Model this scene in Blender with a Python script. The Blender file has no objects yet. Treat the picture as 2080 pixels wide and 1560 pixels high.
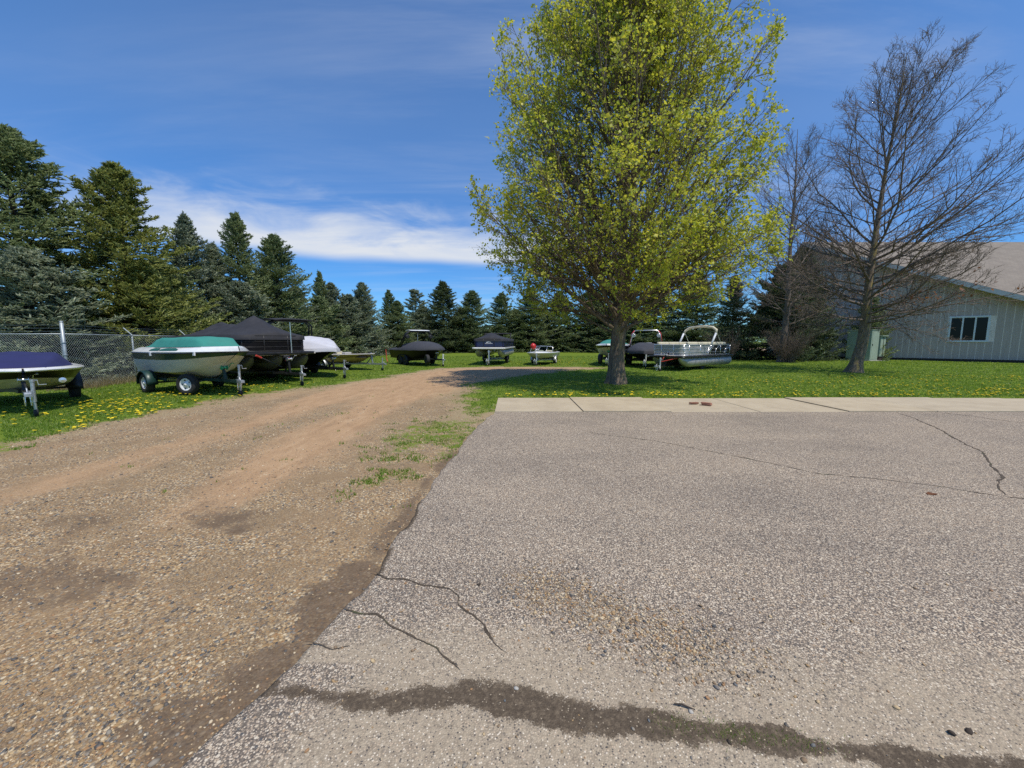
import bpy, math, random
import numpy as np

# ------------------------------------------------------------------ camera, sky, sun, exposure
scene = bpy.context.scene
C = scene.collection
R = math.radians
cam_d = bpy.data.cameras.new('camera')
cam = bpy.data.objects.new('camera', cam_d)
C.objects.link(cam)
cam_d.sensor_width = 36.0
cam_d.lens = 13.52
cam_d.clip_start = 0.05
cam_d.clip_end = 4000.0
cam.location = (0.0, 0.0, 1.6)
cam.rotation_euler = (R(90 - 6.36), 0, 0)
scene.camera = cam

SUN_EL = 64.0
SUN_AZ = (0.62, -0.785)          # horizontal direction towards the sun
world = bpy.data.worlds.new('World')
scene.world = world
world.use_nodes = True
scene.view_settings.view_transform = 'Standard'
scene.view_settings.look = 'None'
scene.view_settings.exposure = 0.0
scene.view_settings.gamma = 1.0
scene.render.engine = 'CYCLES'
scene.cycles.max_bounces = 8
scene.cycles.use_denoising = False
scene.cycles.transparent_max_bounces = 8

sun_d = bpy.data.lights.new('sun', 'SUN')
sun = bpy.data.objects.new('sun', sun_d)
C.objects.link(sun)
sun_d.energy = 4.2
sun_d.angle = R(0.53)
sun_d.color = (1.0, 0.94, 0.83)
_n = math.hypot(*SUN_AZ)
sx, sy = SUN_AZ[0] / _n * math.cos(R(SUN_EL)), SUN_AZ[1] / _n * math.cos(R(SUN_EL))
sz = math.sin(R(SUN_EL))
from mathutils import Vector, Matrix
sun.rotation_euler = Vector((sx, sy, sz)).to_track_quat('Z', 'Y').to_euler()
sun.location = (10, -15, 40)

# ------------------------------------------------------------------ node helpers
def nd(nt, typ, ins=None, **props):
    n = nt.nodes.new(typ)
    for k, v in props.items():
        setattr(n, k, v)
    for k, v in (ins or {}).items():
        s = n.inputs[k]
        if isinstance(v, bpy.types.NodeSocket):
            nt.links.new(v, s)
        else:
            s.default_value = v
    return n
def mt(nt, op, a, b=0.0, c=0.0, clamp=False):
    n = nd(nt, 'ShaderNodeMath', {0: a, 1: b, 2: c}, operation=op)
    n.use_clamp = clamp
    return n.outputs[0]
def c4(c):
    return (c[0], c[1], c[2], 1.0) if not isinstance(c, bpy.types.NodeSocket) and len(c) == 3 else c
def mixc(nt, f, a, b, blend='MIX'):
    n = nd(nt, 'ShaderNodeMix', {0: f, 6: c4(a), 7: c4(b)}, data_type='RGBA', blend_type=blend)
    return n.outputs[2]
def sstep(nt, v, lo, hi, a=0.0, b=1.0):
    n = nd(nt, 'ShaderNodeMapRange', {0: v, 1: lo, 2: hi, 3: a, 4: b}, interpolation_type='SMOOTHSTEP')
    return n.outputs[0]
def lstep(nt, v, lo, hi, a=0.0, b=1.0):
    n = nd(nt, 'ShaderNodeMapRange', {0: v, 1: lo, 2: hi, 3: a, 4: b})
    return n.outputs[0]
def ramp(nt, fac, stops, interp='LINEAR'):
    n = nd(nt, 'ShaderNodeValToRGB', {0: fac})
    cr = n.color_ramp
    cr.interpolation = interp
    while len(cr.elements) < len(stops):
        cr.elements.new(0.5)
    for e, (p, c) in zip(cr.elements, stops):
        e.position = p
        e.color = c4(c)
    return n.outputs[0]
def noise(nt, vec, scale, detail=3.0, rough=0.55, out=0, dist=0.0):
    n = nd(nt, 'ShaderNodeTexNoise', {'Vector': vec, 'Scale': scale, 'Detail': detail, 'Roughness': rough, 'Distortion': dist})
    return n.outputs[out]
def mapping(nt, vec, scale=(1, 1, 1), rot=(0, 0, 0), loc=(0, 0, 0)):
    return nd(nt, 'ShaderNodeMapping', {0: vec, 1: loc, 2: rot, 3: scale}).outputs[0]

# ------------------------------------------------------------------ sky with thin cirrus and one low cloud bank
wt = world.node_tree
wt.nodes.clear()
sky = nd(wt, 'ShaderNodeTexSky', sky_type='NISHITA', sun_disc=False, sun_elevation=R(SUN_EL),
         sun_rotation=math.atan2(SUN_AZ[0], SUN_AZ[1]), altitude=300.0, air_density=1.0, dust_density=0.15, ozone_density=3.0)
tc = nd(wt, 'ShaderNodeTexCoord').outputs['Generated']
sp = nd(wt, 'ShaderNodeSeparateXYZ', {0: tc})
X, Y, Z = sp.outputs
el = mt(wt, 'ARCSINE', Z)
az = mt(wt, 'ARCTAN2', X, Y)
zz = mt(wt, 'MAXIMUM', mt(wt, 'ADD', Z, 0.10), 0.02)
pl = nd(wt, 'ShaderNodeCombineXYZ', {0: mt(wt, 'DIVIDE', X, zz), 1: mt(wt, 'DIVIDE', Y, zz), 2: 0.0}).outputs[0]
# high thin streaks
st1 = noise(wt, mapping(wt, pl, (0.35, 1.9, 1), (0, 0, R(-28))), 1.5, 7.0, 0.62, dist=0.4)
st2 = noise(wt, mapping(wt, pl, (1, 1, 1), (0, 0, 0), (3.1, 1.7, 0)), 0.55, 2.0)
wisp = mt(wt, 'MULTIPLY', sstep(wt, st1, 0.42, 0.80), sstep(wt, st2, 0.36, 0.66, 0.25, 1.0))
veil = sstep(wt, noise(wt, mapping(wt, pl, (0.5, 0.9, 1), (0, 0, R(-20)), (5.3, 0.4, 0)), 0.5, 3.0), 0.40, 0.75)
# cloud bank low over the spruces
ae = nd(wt, 'ShaderNodeCombineXYZ', {0: az, 1: mt(wt, 'MULTIPLY', el, 2.2), 2: 0.0}).outputs[0]
n1 = noise(wt, mapping(wt, ae, (1.4, 2.2, 1), (0, 0, R(-14))), 3.0, 6.0, 0.6, dist=0.5)
n2 = noise(wt, mapping(wt, ae, (1, 1, 1), (0, 0, 0), (1.3, 0.2, 0)), 3.2, 2.0)
ebot = mt(wt, 'ADD', mt(wt, 'MULTIPLY', mt(wt, 'SUBTRACT', n2, 0.5), R(2.2)), R(10.8))
etop = mt(wt, 'ADD', mt(wt, 'MULTIPLY', mt(wt, 'SUBTRACT', n1, 0.5), R(13.0)), R(16.6))
inb = sstep(wt, mt(wt, 'SUBTRACT', el, ebot), R(-0.5), R(1.0))
top = sstep(wt, mt(wt, 'SUBTRACT', etop, el), R(-2.2), R(5.5))
azm = mt(wt, 'MULTIPLY', sstep(wt, az, R(-56), R(-34)), sstep(wt, az, R(26), R(-6)))
bank = mt(wt, 'MULTIPLY', mt(wt, 'MULTIPLY', inb, top), azm)
cl = mt(wt, 'ADD', mt(wt, 'MULTIPLY', bank, 0.93), mt(wt, 'ADD', mt(wt, 'MULTIPLY', wisp, 0.30), mt(wt, 'MULTIPLY', veil, 0.13)), clamp=True)
skyc = nd(wt, 'ShaderNodeHueSaturation', {'Saturation': 1.18, 'Value': 1.0, 'Color': sky.outputs[0]}).outputs[0]
tint = mixc(wt, sstep(wt, el, R(4), R(30)), (0.36, 0.68, 1.0), (0.92, 1.06, 1.20))
skyc = mixc(wt, 1.0, skyc, tint, 'MULTIPLY')
col = mixc(wt, cl, skyc, (5.2, 5.5, 6.0))
bg = nd(wt, 'ShaderNodeBackground', {0: col, 1: 0.14})
wo = nd(wt, 'ShaderNodeOutputWorld', {0: bg.outputs[0]})

# ------------------------------------------------------------------ material helpers
def new_mat(name):
    m = bpy.data.materials.new(name)
    m.use_nodes = True
    nt = m.node_tree
    nt.nodes.clear()
    out = nd(nt, 'ShaderNodeOutputMaterial')
    return m, nt, out
def principled(nt, out, base, rough=0.6, metal=0.0, bump=None, bstr=0.3, bdist=0.01, **extra):
    ins = {'Base Color': c4(base), 'Roughness': rough, 'Metallic': metal}
    ins.update(extra)
    b = nd(nt, 'ShaderNodeBsdfPrincipled', ins)
    if bump is not None:
        bn = nd(nt, 'ShaderNodeBump', {'Height': bump, 'Strength': bstr, 'Distance': bdist})
        nt.links.new(bn.outputs[0], b.inputs['Normal'])
    nt.links.new(b.outputs[0], out.inputs[0])
    return b
MATS = {}
def paint(name, col, rough=0.4, metal=0.0, var=0.12, vscale=6.0, bscale=None, bstr=0.2, bdist=0.01, dirt=None, coat=0.0):
    """painted / moulded surface with mottling, faint dirt and fine relief"""
    m, nt, out = new_mat(name)
    o = nd(nt, 'ShaderNodeTexCoord').outputs['Object']
    n = noise(nt, o, vscale, 5.0, 0.6)
    dark = tuple(max(0, c * (1 - 2 * var)) for c in col)
    lite = tuple(min(1, c * (1 + var)) for c in col)
    base = ramp(nt, n, [(0.25, dark), (0.5, col), (0.8, lite)])
    if dirt:
        d = sstep(nt, noise(nt, o, vscale * 0.45, 6.0, 0.7), 0.48, 0.75, 0, dirt[1])
        base = mixc(nt, d, base, dirt[0])
    rg = lstep(nt, n, 0.3, 0.7, max(0.02, rough - 0.07), min(1, rough + 0.1))
    bmp = noise(nt, o, bscale, 3.0) if bscale else None
    pb_ = principled(nt, out, base, rg, metal, bmp, bstr, bdist, **({'Coat Weight': coat, 'Coat Roughness': 0.08} if coat else {}))
    if name in ('black_gel', 'grey_gel', 'cream_gel'):
        pb_.inputs['Specular IOR Level'].default_value = 0.12
    MATS[name] = m
    return m

dirt = ((0.20, 0.16, 0.11), 0.35)
paint('white_gel', (0.74, 0.74, 0.72), 0.25, var=0.06, dirt=((0.35, 0.32, 0.26), 0.25), coat=0.5)
paint('cream_gel', (0.50, 0.46, 0.36), 0.3, var=0.08, dirt=((0.30, 0.26, 0.18), 0.3), coat=0.1)
paint('grey_gel', (0.58, 0.545, 0.50), 0.45, var=0.06, dirt=((0.30, 0.27, 0.2), 0.3), coat=0.1)
paint('black_gel', (0.008, 0.007, 0.008), 0.32, var=0.2)
paint('dark_green_gel', (0.008, 0.035, 0.045), 0.3, var=0.15, coat=0.15)
paint('green_vinyl', (0.012, 0.10, 0.08), 0.5)
paint('navy_panel', (0.012, 0.016, 0.07), 0.3, var=0.12, coat=0.4)
paint('tan_gel', (0.40, 0.27, 0.11), 0.35, var=0.12, dirt=((0.2, 0.14, 0.07), 0.3), coat=0.3)
paint('brown_stripe', (0.10, 0.055, 0.025), 0.4)
paint('teal_canvas', (0.030, 0.215, 0.175), 0.85, var=0.10, vscale=3, bscale=260, bstr=0.15, bdist=0.002, dirt=((0.10, 0.22, 0.18), 0.25))
paint('navy_canvas', (0.014, 0.017, 0.085), 0.85, var=0.12, vscale=3, bscale=260, bstr=0.15, bdist=0.002, dirt=((0.03, 0.035, 0.10), 0.25))
paint('black_canvas', (0.020, 0.020, 0.025), 0.8, var=0.2, vscale=3, bscale=260, bstr=0.15, bdist=0.002, dirt=((0.06, 0.06, 0.065), 0.3))
paint('charcoal_canvas', (0.040, 0.042, 0.052), 0.85, var=0.15, vscale=3, bscale=260, bstr=0.15, bdist=0.002)
paint('grey_canvas', (0.50, 0.50, 0.54), 0.85, var=0.06, vscale=3, bscale=260, bstr=0.15, bdist=0.002, dirt=((0.36, 0.35, 0.36), 0.3))
paint('galvanised', (0.45, 0.47, 0.48), 0.42, 0.75, var=0.15, vscale=22)
paint('bright_metal', (0.72, 0.73, 0.74), 0.28, 0.85, var=0.08, vscale=14)
paint('aluminium', (0.46, 0.445, 0.44), 0.48, 0.55, var=0.16, vscale=5, dirt=((0.20, 0.19, 0.18), 0.5))
paint('black_steel', (0.014, 0.014, 0.015), 0.45, 0.1, var=0.2, dirt=((0.06, 0.05, 0.04), 0.3))
paint('green_steel', (0.012, 0.042, 0.036), 0.4, 0.1, var=0.15, dirt=((0.08, 0.07, 0.05), 0.3))
paint('rubber', (0.018, 0.018, 0.019), 0.8, var=0.2, vscale=30, dirt=((0.09, 0.08, 0.065), 0.4))
paint('white_rim', (0.75, 0.75, 0.74), 0.35, var=0.06, dirt=((0.3, 0.25, 0.18), 0.3))
paint('carpet', (0.03, 0.03, 0.032), 0.95, var=0.2, vscale=40)
paint('black_plastic', (0.02, 0.02, 0.022), 0.4, var=0.1)
paint('red_paint', (0.50, 0.025, 0.02), 0.35, var=0.1)
paint('orange_strap', (0.55, 0.16, 0.05), 0.7)
paint('red_strap', (0.50, 0.05, 0.035), 0.7)
paint('green_winch', (0.02, 0.30, 0.15), 0.45)
paint('cream_vinyl', (0.60, 0.55, 0.40), 0.55, var=0.08)
paint('white_fabric', (0.66, 0.68, 0.70), 0.8, var=0.06)
paint('rope', (0.55, 0.50, 0.40), 0.9)
paint('yellow_mark', (0.55, 0.45, 0.06), 0.5)
paint('white_mark', (0.75, 0.75, 0.75), 0.5)
paint('fence_zinc', (0.36, 0.40, 0.41), 0.5, 0.5, var=0.12, vscale=9)
paint('window_white', (0.68, 0.69, 0.70), 0.45, var=0.05)
paint('fascia_paint', (0.42, 0.44, 0.44), 0.55, var=0.07)
paint('dark_base', (0.05, 0.036, 0.026), 0.95)
paint('cabinet_green', (0.30, 0.37, 0.29), 0.5, var=0.06, vscale=2.0, dirt=((0.22, 0.25, 0.19), 0.4))
paint('concrete_pad', (0.40, 0.37, 0.32), 0.9, var=0.12, bscale=40)
paint('brick_red', (0.34, 0.16, 0.10), 0.9, var=0.2, vscale=18, bscale=60, bstr=0.5)
paint('dark_aluminium', (0.13, 0.125, 0.12), 0.5, 0.4, var=0.2, vscale=5)
paint('joint_sunlit', (0.80, 0.66, 0.58), 0.7)  # pale tone paints in the sun caught along the board joints
paint('house_white', (0.62, 0.62, 0.60), 0.7)
paint('house_roof', (0.16, 0.15, 0.15), 0.9)

# glass
m, nt, out = new_mat('dark_glass')
principled(nt, out, (0.006, 0.006, 0.007), 0.10, 0.0, **{'Specular IOR Level': 0.18})
MATS['dark_glass'] = m
m, nt, out = new_mat('clear_glass')
g = nd(nt, 'ShaderNodeBsdfGlass', {'Color': (0.75, 0.82, 0.82, 1), 'Roughness': 0.02, 'IOR': 1.1})
nt.links.new(g.outputs[0], out.inputs[0])
MATS['clear_glass'] = m

# ------------------------------------------------------------------ foliage, bark and ground materials
def needle_mat(name, dark, mid, lite):
    m, nt, out = new_mat(name)
    ri = nd(nt, 'ShaderNodeNewGeometry').outputs['Random Per Island']
    o = nd(nt, 'ShaderNodeTexCoord').outputs['Object']
    big = noise(nt, o, 0.9, 3.0)
    f = mt(nt, 'ADD', mt(nt, 'MULTIPLY', ri, 0.65), mt(nt, 'MULTIPLY', big, 0.5), clamp=True)
    base = ramp(nt, f, [(0.12, dark), (0.5, mid), (0.92, lite)])
    d = nd(nt, 'ShaderNodeBsdfPrincipled', {'Base Color': base, 'Roughness': 0.55})
    t = nd(nt, 'ShaderNodeBsdfTranslucent', {'Color': base})
    mx = nd(nt, 'ShaderNodeMixShader', {0: 0.38, 1: d.outputs[0], 2: t.outputs[0]})
    nt.links.new(mx.outputs[0], out.inputs[0])
    MATS[name] = m
needle_mat('needles_olive', (0.079, 0.116, 0.051), (0.238, 0.305, 0.133), (0.445, 0.499, 0.238))
needle_mat('needles_blue', (0.088, 0.122, 0.078), (0.277, 0.336, 0.217), (0.524, 0.549, 0.378))
needle_mat('needles_dark', (0.048, 0.068, 0.031), (0.135, 0.182, 0.084), (0.269, 0.32, 0.154))
needle_mat('needles_yellow', (0.092, 0.127, 0.028), (0.294, 0.336, 0.091), (0.524, 0.528, 0.168))

def leaf_mat(name, stops, trans):
    m, nt, out = new_mat(name)
    ri = nd(nt, 'ShaderNodeNewGeometry').outputs['Random Per Island']
    base = ramp(nt, ri, stops)
    d = nd(nt, 'ShaderNodeBsdfPrincipled', {'Base Color': base, 'Roughness': 0.5})
    t = nd(nt, 'ShaderNodeBsdfTranslucent', {'Color': mixc(nt, 0.5, base, trans)})
    mx = nd(nt, 'ShaderNodeMixShader', {0: 0.5, 1: d.outputs[0], 2: t.outputs[0]})
    nt.links.new(mx.outputs[0], out.inputs[0])
    MATS[name] = m
leaf_mat('spring_leaves', [(0.0, (0.24, 0.32, 0.03)), (0.35, (0.40, 0.47, 0.045)), (0.65, (0.53, 0.55, 0.055)), (1.0, (0.66, 0.60, 0.09))], (0.75, 0.72, 0.06))
leaf_mat('dead_leaves', [(0.0, (0.16, 0.06, 0.025)), (1.0, (0.34, 0.14, 0.05))], (0.3, 0.12, 0.04))
leaf_mat('grass_blades', [(0.0, (0.115, 0.20, 0.020)), (0.5, (0.18, 0.29, 0.032)), (0.85, (0.25, 0.35, 0.05)), (1.0, (0.36, 0.33, 0.12))], (0.28, 0.42, 0.03))
leaf_mat('dry_blades', [(0.0, (0.20, 0.15, 0.07)), (0.6, (0.34, 0.27, 0.14)), (1.0, (0.44, 0.37, 0.22))], (0.4, 0.3, 0.15))

def bark_mat(name, dark, lite, lichen=None):
    m, nt, out = new_mat(name)
    o = nd(nt, 'ShaderNodeTexCoord').outputs['Object']
    v = mapping(nt, o, (9, 9, 1.6))
    n = noise(nt, v, 2.2, 7.0, 0.68)
    base = ramp(nt, n, [(0.3, dark), (0.68, lite)])
    if lichen:
        k = sstep(nt, noise(nt, mapping(nt, o, (3, 3, 0.9), (0, 0, 0), (2, 7, 1)), 1.7, 5.0, 0.65), 0.52, 0.66, 0, 0.85)
        base = mixc(nt, k, base, lichen)
    principled(nt, out, base, 0.95, 0, n, 0.9, 0.03)
    MATS[name] = m
bark_mat('maple_bark', (0.040, 0.028, 0.020), (0.25, 0.19, 0.13), (0.21, 0.17, 0.08))
bark_mat('bare_bark', (0.065, 0.049, 0.039), (0.24, 0.185, 0.145))
bark_mat('lichen_bark', (0.055, 0.040, 0.028), (0.28, 0.215, 0.145), (0.34, 0.25, 0.07))
bark_mat('conifer_bark', (0.025, 0.018, 0.014), (0.085, 0.065, 0.05))

STONE = [(0.0, (0.36, 0.232, 0.11)), (0.22, (0.49, 0.36, 0.20)), (0.36, (0.21, 0.14, 0.078)), (0.5, (0.59, 0.475, 0.31)),
         (0.62, (0.072, 0.070, 0.066)), (0.74, (0.25, 0.215, 0.165)), (0.88, (0.33, 0.18, 0.08)), (0.95, (0.12, 0.125, 0.125))]
m, nt, out = new_mat('pebble')
ri = nd(nt, 'ShaderNodeNewGeometry').outputs['Random Per Island']
base = ramp(nt, ri, STONE, 'CONSTANT')
o = nd(nt, 'ShaderNodeTexCoord').outputs['Object']
base = mixc(nt, sstep(nt, noise(nt, o, 60, 3), 0.4, 0.75, 0, 0.45), base, (0.26, 0.195, 0.135))
principled(nt, out, base, 0.8)
MATS['pebble'] = m

# ground sheet: grass / clay / gravel / soil blended by attributes broken up with noise
m, nt, out = new_mat('ground')
o = nd(nt, 'ShaderNodeTexCoord').outputs['Object']
def attr(nt, n):
    return nd(nt, 'ShaderNodeAttribute', attribute_name=n).outputs['Fac']
vor = nd(nt, 'ShaderNodeTexVoronoi', {'Vector': o, 'Scale': 62.0, 'Randomness': 1.0})
wn = nd(nt, 'ShaderNodeTexWhiteNoise', {0: vor.outputs['Position']}, noise_dimensions='3D').outputs[0]
stone = ramp(nt, wn, STONE, 'CONSTANT')
vor2 = nd(nt, 'ShaderNodeTexVoronoi', {'Vector': mapping(nt, o, (1, 1, 1), (0, 0, 0.4), (7, 3, 0)), 'Scale': 155.0})
wn2 = nd(nt, 'ShaderNodeTexWhiteNoise', {0: vor2.outputs['Position']}, noise_dimensions='3D').outputs[0]
grit = ramp(nt, wn2, STONE, 'CONSTANT')
soil = ramp(nt, noise(nt, o, 5.0, 7.0, 0.7), [(0.3, (0.115, 0.076, 0.042)), (0.7, (0.25, 0.170, 0.096))])
soil = mixc(nt, 0.45, soil, grit)
gm = mt(nt, 'MULTIPLY', sstep(nt, vor.outputs['Distance'], 0.66, 0.50), sstep(nt, noise(nt, o, 1.7, 5.0, 0.65), 0.36, 0.56))
gravel = mixc(nt, gm, soil, stone)
gravel = mixc(nt, sstep(nt, noise(nt, o, 0.8, 6.0, 0.7), 0.42, 0.68, 0, 0.55), gravel, (0.285, 0.19, 0.105))
clay = ramp(nt, noise(nt, mapping(nt, o, (2.0, 0.6, 1)), 2.2, 7.0, 0.7), [(0.3, (0.31, 0.18, 0.095)), (0.55, (0.46, 0.285, 0.155)), (0.75, (0.55, 0.385, 0.235))])
clay = mixc(nt, 0.28, clay, grit)
nz = noise(nt, o, 3.5, 7.0, 0.72)
nf = noise(nt, o, 22.0, 5.0, 0.7)
nmix = mt(nt, 'ADD', mt(nt, 'MULTIPLY', mt(nt, 'SUBTRACT', nz, 0.5), 0.9), mt(nt, 'MULTIPLY', mt(nt, 'SUBTRACT', nf, 0.5), 0.9))
col = mixc(nt, sstep(nt, mt(nt, 'ADD', attr(nt, 'clay'), mt(nt, 'MULTIPLY', nmix, 0.7)), 0.25, 0.85, 0, 0.9), gravel, clay)
col = mixc(nt, sstep(nt, mt(nt, 'ADD', attr(nt, 'soil'), mt(nt, 'MULTIPLY', nmix, 0.8)), 0.45, 0.75, 0, 0.8), col, ramp(nt, nf, [(0.3, (0.085, 0.058, 0.038)), (0.7, (0.17, 0.12, 0.08))]))
thatch = ramp(nt, nf, [(0.3, (0.22, 0.16, 0.085)), (0.7, (0.40, 0.32, 0.19))])
col = mixc(nt, sstep(nt, mt(nt, 'ADD', attr(nt, 'thatch'), nmix), 0.45, 0.7, 0, 0.75), col, thatch)
lawn = ramp(nt, noise(nt, o, 1.1, 8.0, 0.75), [(0.25, (0.085, 0.125, 0.010)), (0.5, (0.125, 0.180, 0.016)), (0.72, (0.175, 0.215, 0.030)), (0.9, (0.28, 0.25, 0.08))])
lawn = mixc(nt, sstep(nt, nf, 0.55, 0.75, 0, 0.5), lawn, (0.06, 0.08, 0.012))
gmask = sstep(nt, mt(nt, 'ADD', attr(nt, 'grass'), nmix), 0.42, 0.62)
col = mixc(nt, gmask, col, lawn)
hgt = mt(nt, 'ADD', mt(nt, 'MULTIPLY', sstep(nt, vor.outputs['Distance'], 0.0, 0.7, 1, 0), 0.6), mt(nt, 'MULTIPLY', noise(nt, o, 120, 3.0), 0.5))
principled(nt, out, col, 0.92, 0, hgt, 0.6, 0.008, **{'Specular IOR Level': 0.15})
MATS['ground'] = m

# old asphalt: pale worn aggregate in a grey binder, drifts of dust, damp soil in the low crack
m, nt, out = new_mat('asphalt')
o = nd(nt, 'ShaderNodeTexCoord').outputs['Object']
v1 = nd(nt, 'ShaderNodeTexVoronoi', {'Vector': o, 'Scale': 122.0})
w1 = nd(nt, 'ShaderNodeTexWhiteNoise', {0: v1.outputs['Position']}, noise_dimensions='3D').outputs[0]
agg = ramp(nt, w1, [(0.0, (0.42, 0.33, 0.24)), (0.22, (0.62, 0.515, 0.385)), (0.46, (0.27, 0.222, 0.175)), (0.62, (0.50, 0.39, 0.275)), (0.78, (0.115, 0.10, 0.088)), (0.91, (0.68, 0.59, 0.46))], 'CONSTANT')
binder = ramp(nt, noise(nt, o, 30, 5.0, 0.7), [(0.3, (0.105, 0.086, 0.068)), (0.7, (0.215, 0.178, 0.142))])
col = mixc(nt, sstep(nt, v1.outputs['Distance'], 0.60, 0.46), binder, agg)
v0 = nd(nt, 'ShaderNodeTexVoronoi', {'Vector': mapping(nt, o, (1, 1, 1), (0, 0, .7), (3, 1, 2)), 'Scale': 52.0})
w0 = nd(nt, 'ShaderNodeTexWhiteNoise', {0: v0.outputs['Position']}, noise_dimensions='3D').outputs[0]
col = mixc(nt, mt(nt, 'MULTIPLY', sstep(nt, v0.outputs['Distance'], 0.40, 0.30), sstep(nt, w0, 0.62, 0.64)), col, ramp(nt, w0, [(0.0, (0.6, 0.5, 0.36)), (0.72, (0.70, 0.61, 0.47)), (0.86, (0.10, 0.10, 0.10)), (0.93, (0.42, 0.30, 0.19))], 'CONSTANT'))
big = mt(nt, 'ADD', mt(nt, 'MULTIPLY', noise(nt, o, 0.45, 6.0, 0.65), 0.6), mt(nt, 'MULTIPLY', noise(nt, mapping(nt, o, (0.35, 1.6, 1), (0, 0, 0.2)), 0.9, 5.0, 0.6), 0.4))
col = mixc(nt, 1.0, col, ramp(nt, big, [(0.28, (0.66, 0.66, 0.68)), (0.5, (0.90, 0.89, 0.885)), (0.72, (1.08, 1.05, 1.01))]), 'MULTIPLY')
nz = noise(nt, o, 4.0, 8.0, 0.75)
nf = noise(nt, o, 38.0, 5.0, 0.7)
nff = noise(nt, o, 150.0, 3.0, 0.7)
nmix = mt(nt, 'ADD', mt(nt, 'ADD', mt(nt, 'MULTIPLY', mt(nt, 'SUBTRACT', nz, 0.5), 1.3), mt(nt, 'MULTIPLY', mt(nt, 'SUBTRACT', nf, 0.5), 1.2)), mt(nt, 'MULTIPLY', mt(nt, 'SUBTRACT', nff, 0.5), 0.9))
dustc = ramp(nt, nf, [(0.3, (0.27, 0.215, 0.150)), (0.7, (0.44, 0.36, 0.255))])
dustc = mixc(nt, mt(nt, 'MULTIPLY', sstep(nt, v1.outputs['Distance'], 0.50, 0.36), sstep(nt, w1, 0.55, 0.6)), dustc, agg)
col = mixc(nt, sstep(nt, mt(nt, 'ADD', attr(nt, 'dust'), mt(nt, 'MULTIPLY', nmix, 0.8)), 0.20, 0.95, 0, 0.86), col, dustc)
soilc = ramp(nt, nf, [(0.25, (0.042, 0.030, 0.020)), (0.52, (0.085, 0.062, 0.041)), (0.72, (0.20, 0.152, 0.10))])
soilc = mixc(nt, mt(nt, 'MULTIPLY', sstep(nt, v1.outputs['Distance'], 0.42, 0.30), sstep(nt, w1, 0.955, 0.96)), soilc, (0.36, 0.29, 0.20))
col = mixc(nt, sstep(nt, mt(nt, 'ADD', attr(nt, 'soil'), mt(nt, 'MULTIPLY', nmix, 1.0)), 0.42, 0.60, 0, 0.94), col, soilc)
hgt = mt(nt, 'ADD', sstep(nt, v1.outputs['Distance'], 0.0, 0.7, 1, 0), mt(nt, 'MULTIPLY', noise(nt, o, 200, 2.0), 0.4))
principled(nt, out, col, 0.88, 0, hgt, 0.55, 0.004, **{'Specular IOR Level': 0.25})
MATS['asphalt'] = m

m, nt, out = new_mat('crack_soil')
o = nd(nt, 'ShaderNodeTexCoord').outputs['Object']
nf = noise(nt, o, 45, 5.0, 0.7)
base = ramp(nt, nf, [(0.3, (0.036, 0.027, 0.018)), (0.7, (0.12, 0.088, 0.058))])
base = mixc(nt, sstep(nt, noise(nt, o, 3.0, 3.0), 0.58, 0.68, 0, 0.7), base, (0.05, 0.075, 0.015))
principled(nt, out, base, 0.95, 0, nf, 0.6, 0.01)
MATS['crack_soil'] = m

m, nt, out = new_mat('sidewalk_concrete')
o = nd(nt, 'ShaderNodeTexCoord').outputs['Object']
oi = nd(nt, 'ShaderNodeObjectInfo').outputs['Random']
n = noise(nt, o, 1.6, 8.0, 0.7)
base = ramp(nt, n, [(0.28, (0.35, 0.275, 0.175)), (0.55, (0.45, 0.365, 0.240)), (0.8, (0.51, 0.43, 0.30))])
base = mixc(nt, mt(nt, 'MULTIPLY', oi, 0.22), base, (0.36, 0.33, 0.28))
base = mixc(nt, sstep(nt, noise(nt, o, 16, 5.0, 0.7), 0.62, 0.75, 0, 0.6), base, (0.22, 0.165, 0.11))
principled(nt, out, base, 0.9, 0, noise(nt, o, 90, 4), 0.3, 0.004)
MATS['sidewalk_concrete'] = m

m, nt, out = new_mat('siding')
o = nd(nt, 'ShaderNodeTexCoord').outputs['Object']
oi = nd(nt, 'ShaderNodeObjectInfo').outputs['Random']
n = noise(nt, mapping(nt, o, (14, 14, 0.8)), 1.5, 6.0, 0.65)
base = ramp(nt, n, [(0.3, (0.43, 0.335, 0.29)), (0.7, (0.53, 0.42, 0.365))])
base = mixc(nt, mt(nt, 'MULTIPLY', oi, 0.25), base, (0.48, 0.38, 0.33))
principled(nt, out, base, 0.75, 0, n, 0.3, 0.004)
MATS['siding'] = m
m, nt, out = new_mat('shingles')
o = nd(nt, 'ShaderNodeTexCoord').outputs['Object']
br = nd(nt, 'ShaderNodeTexBrick', {'Vector': o, 'Color1': (0.235, 0.195, 0.155, 1), 'Color2': (0.175, 0.148, 0.12, 1), 'Mortar': (0.12, 0.10, 0.085, 1),
        'Scale': 1.0, 'Mortar Size': 0.012, 'Brick Width': 0.30, 'Row Height': 0.145, 'Bias': 0.0})
base = mixc(nt, 0.55, br.outputs[0], ramp(nt, noise(nt, o, 1.3, 7.0, 0.7), [(0.3, (0.175, 0.145, 0.115)), (0.7, (0.275, 0.235, 0.185))]))
principled(nt, out, base, 0.95, 0, br.outputs['Fac'], -0.4, 0.01)
MATS['shingles'] = m
m, nt, out = new_mat('dandelion_yellow')
principled(nt, out, (0.85, 0.64, 0.015), 0.7)
MATS['dandelion_yellow'] = m
m, nt, out = new_mat('earth_bank')
o = nd(nt, 'ShaderNodeTexCoord').outputs['Object']
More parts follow.
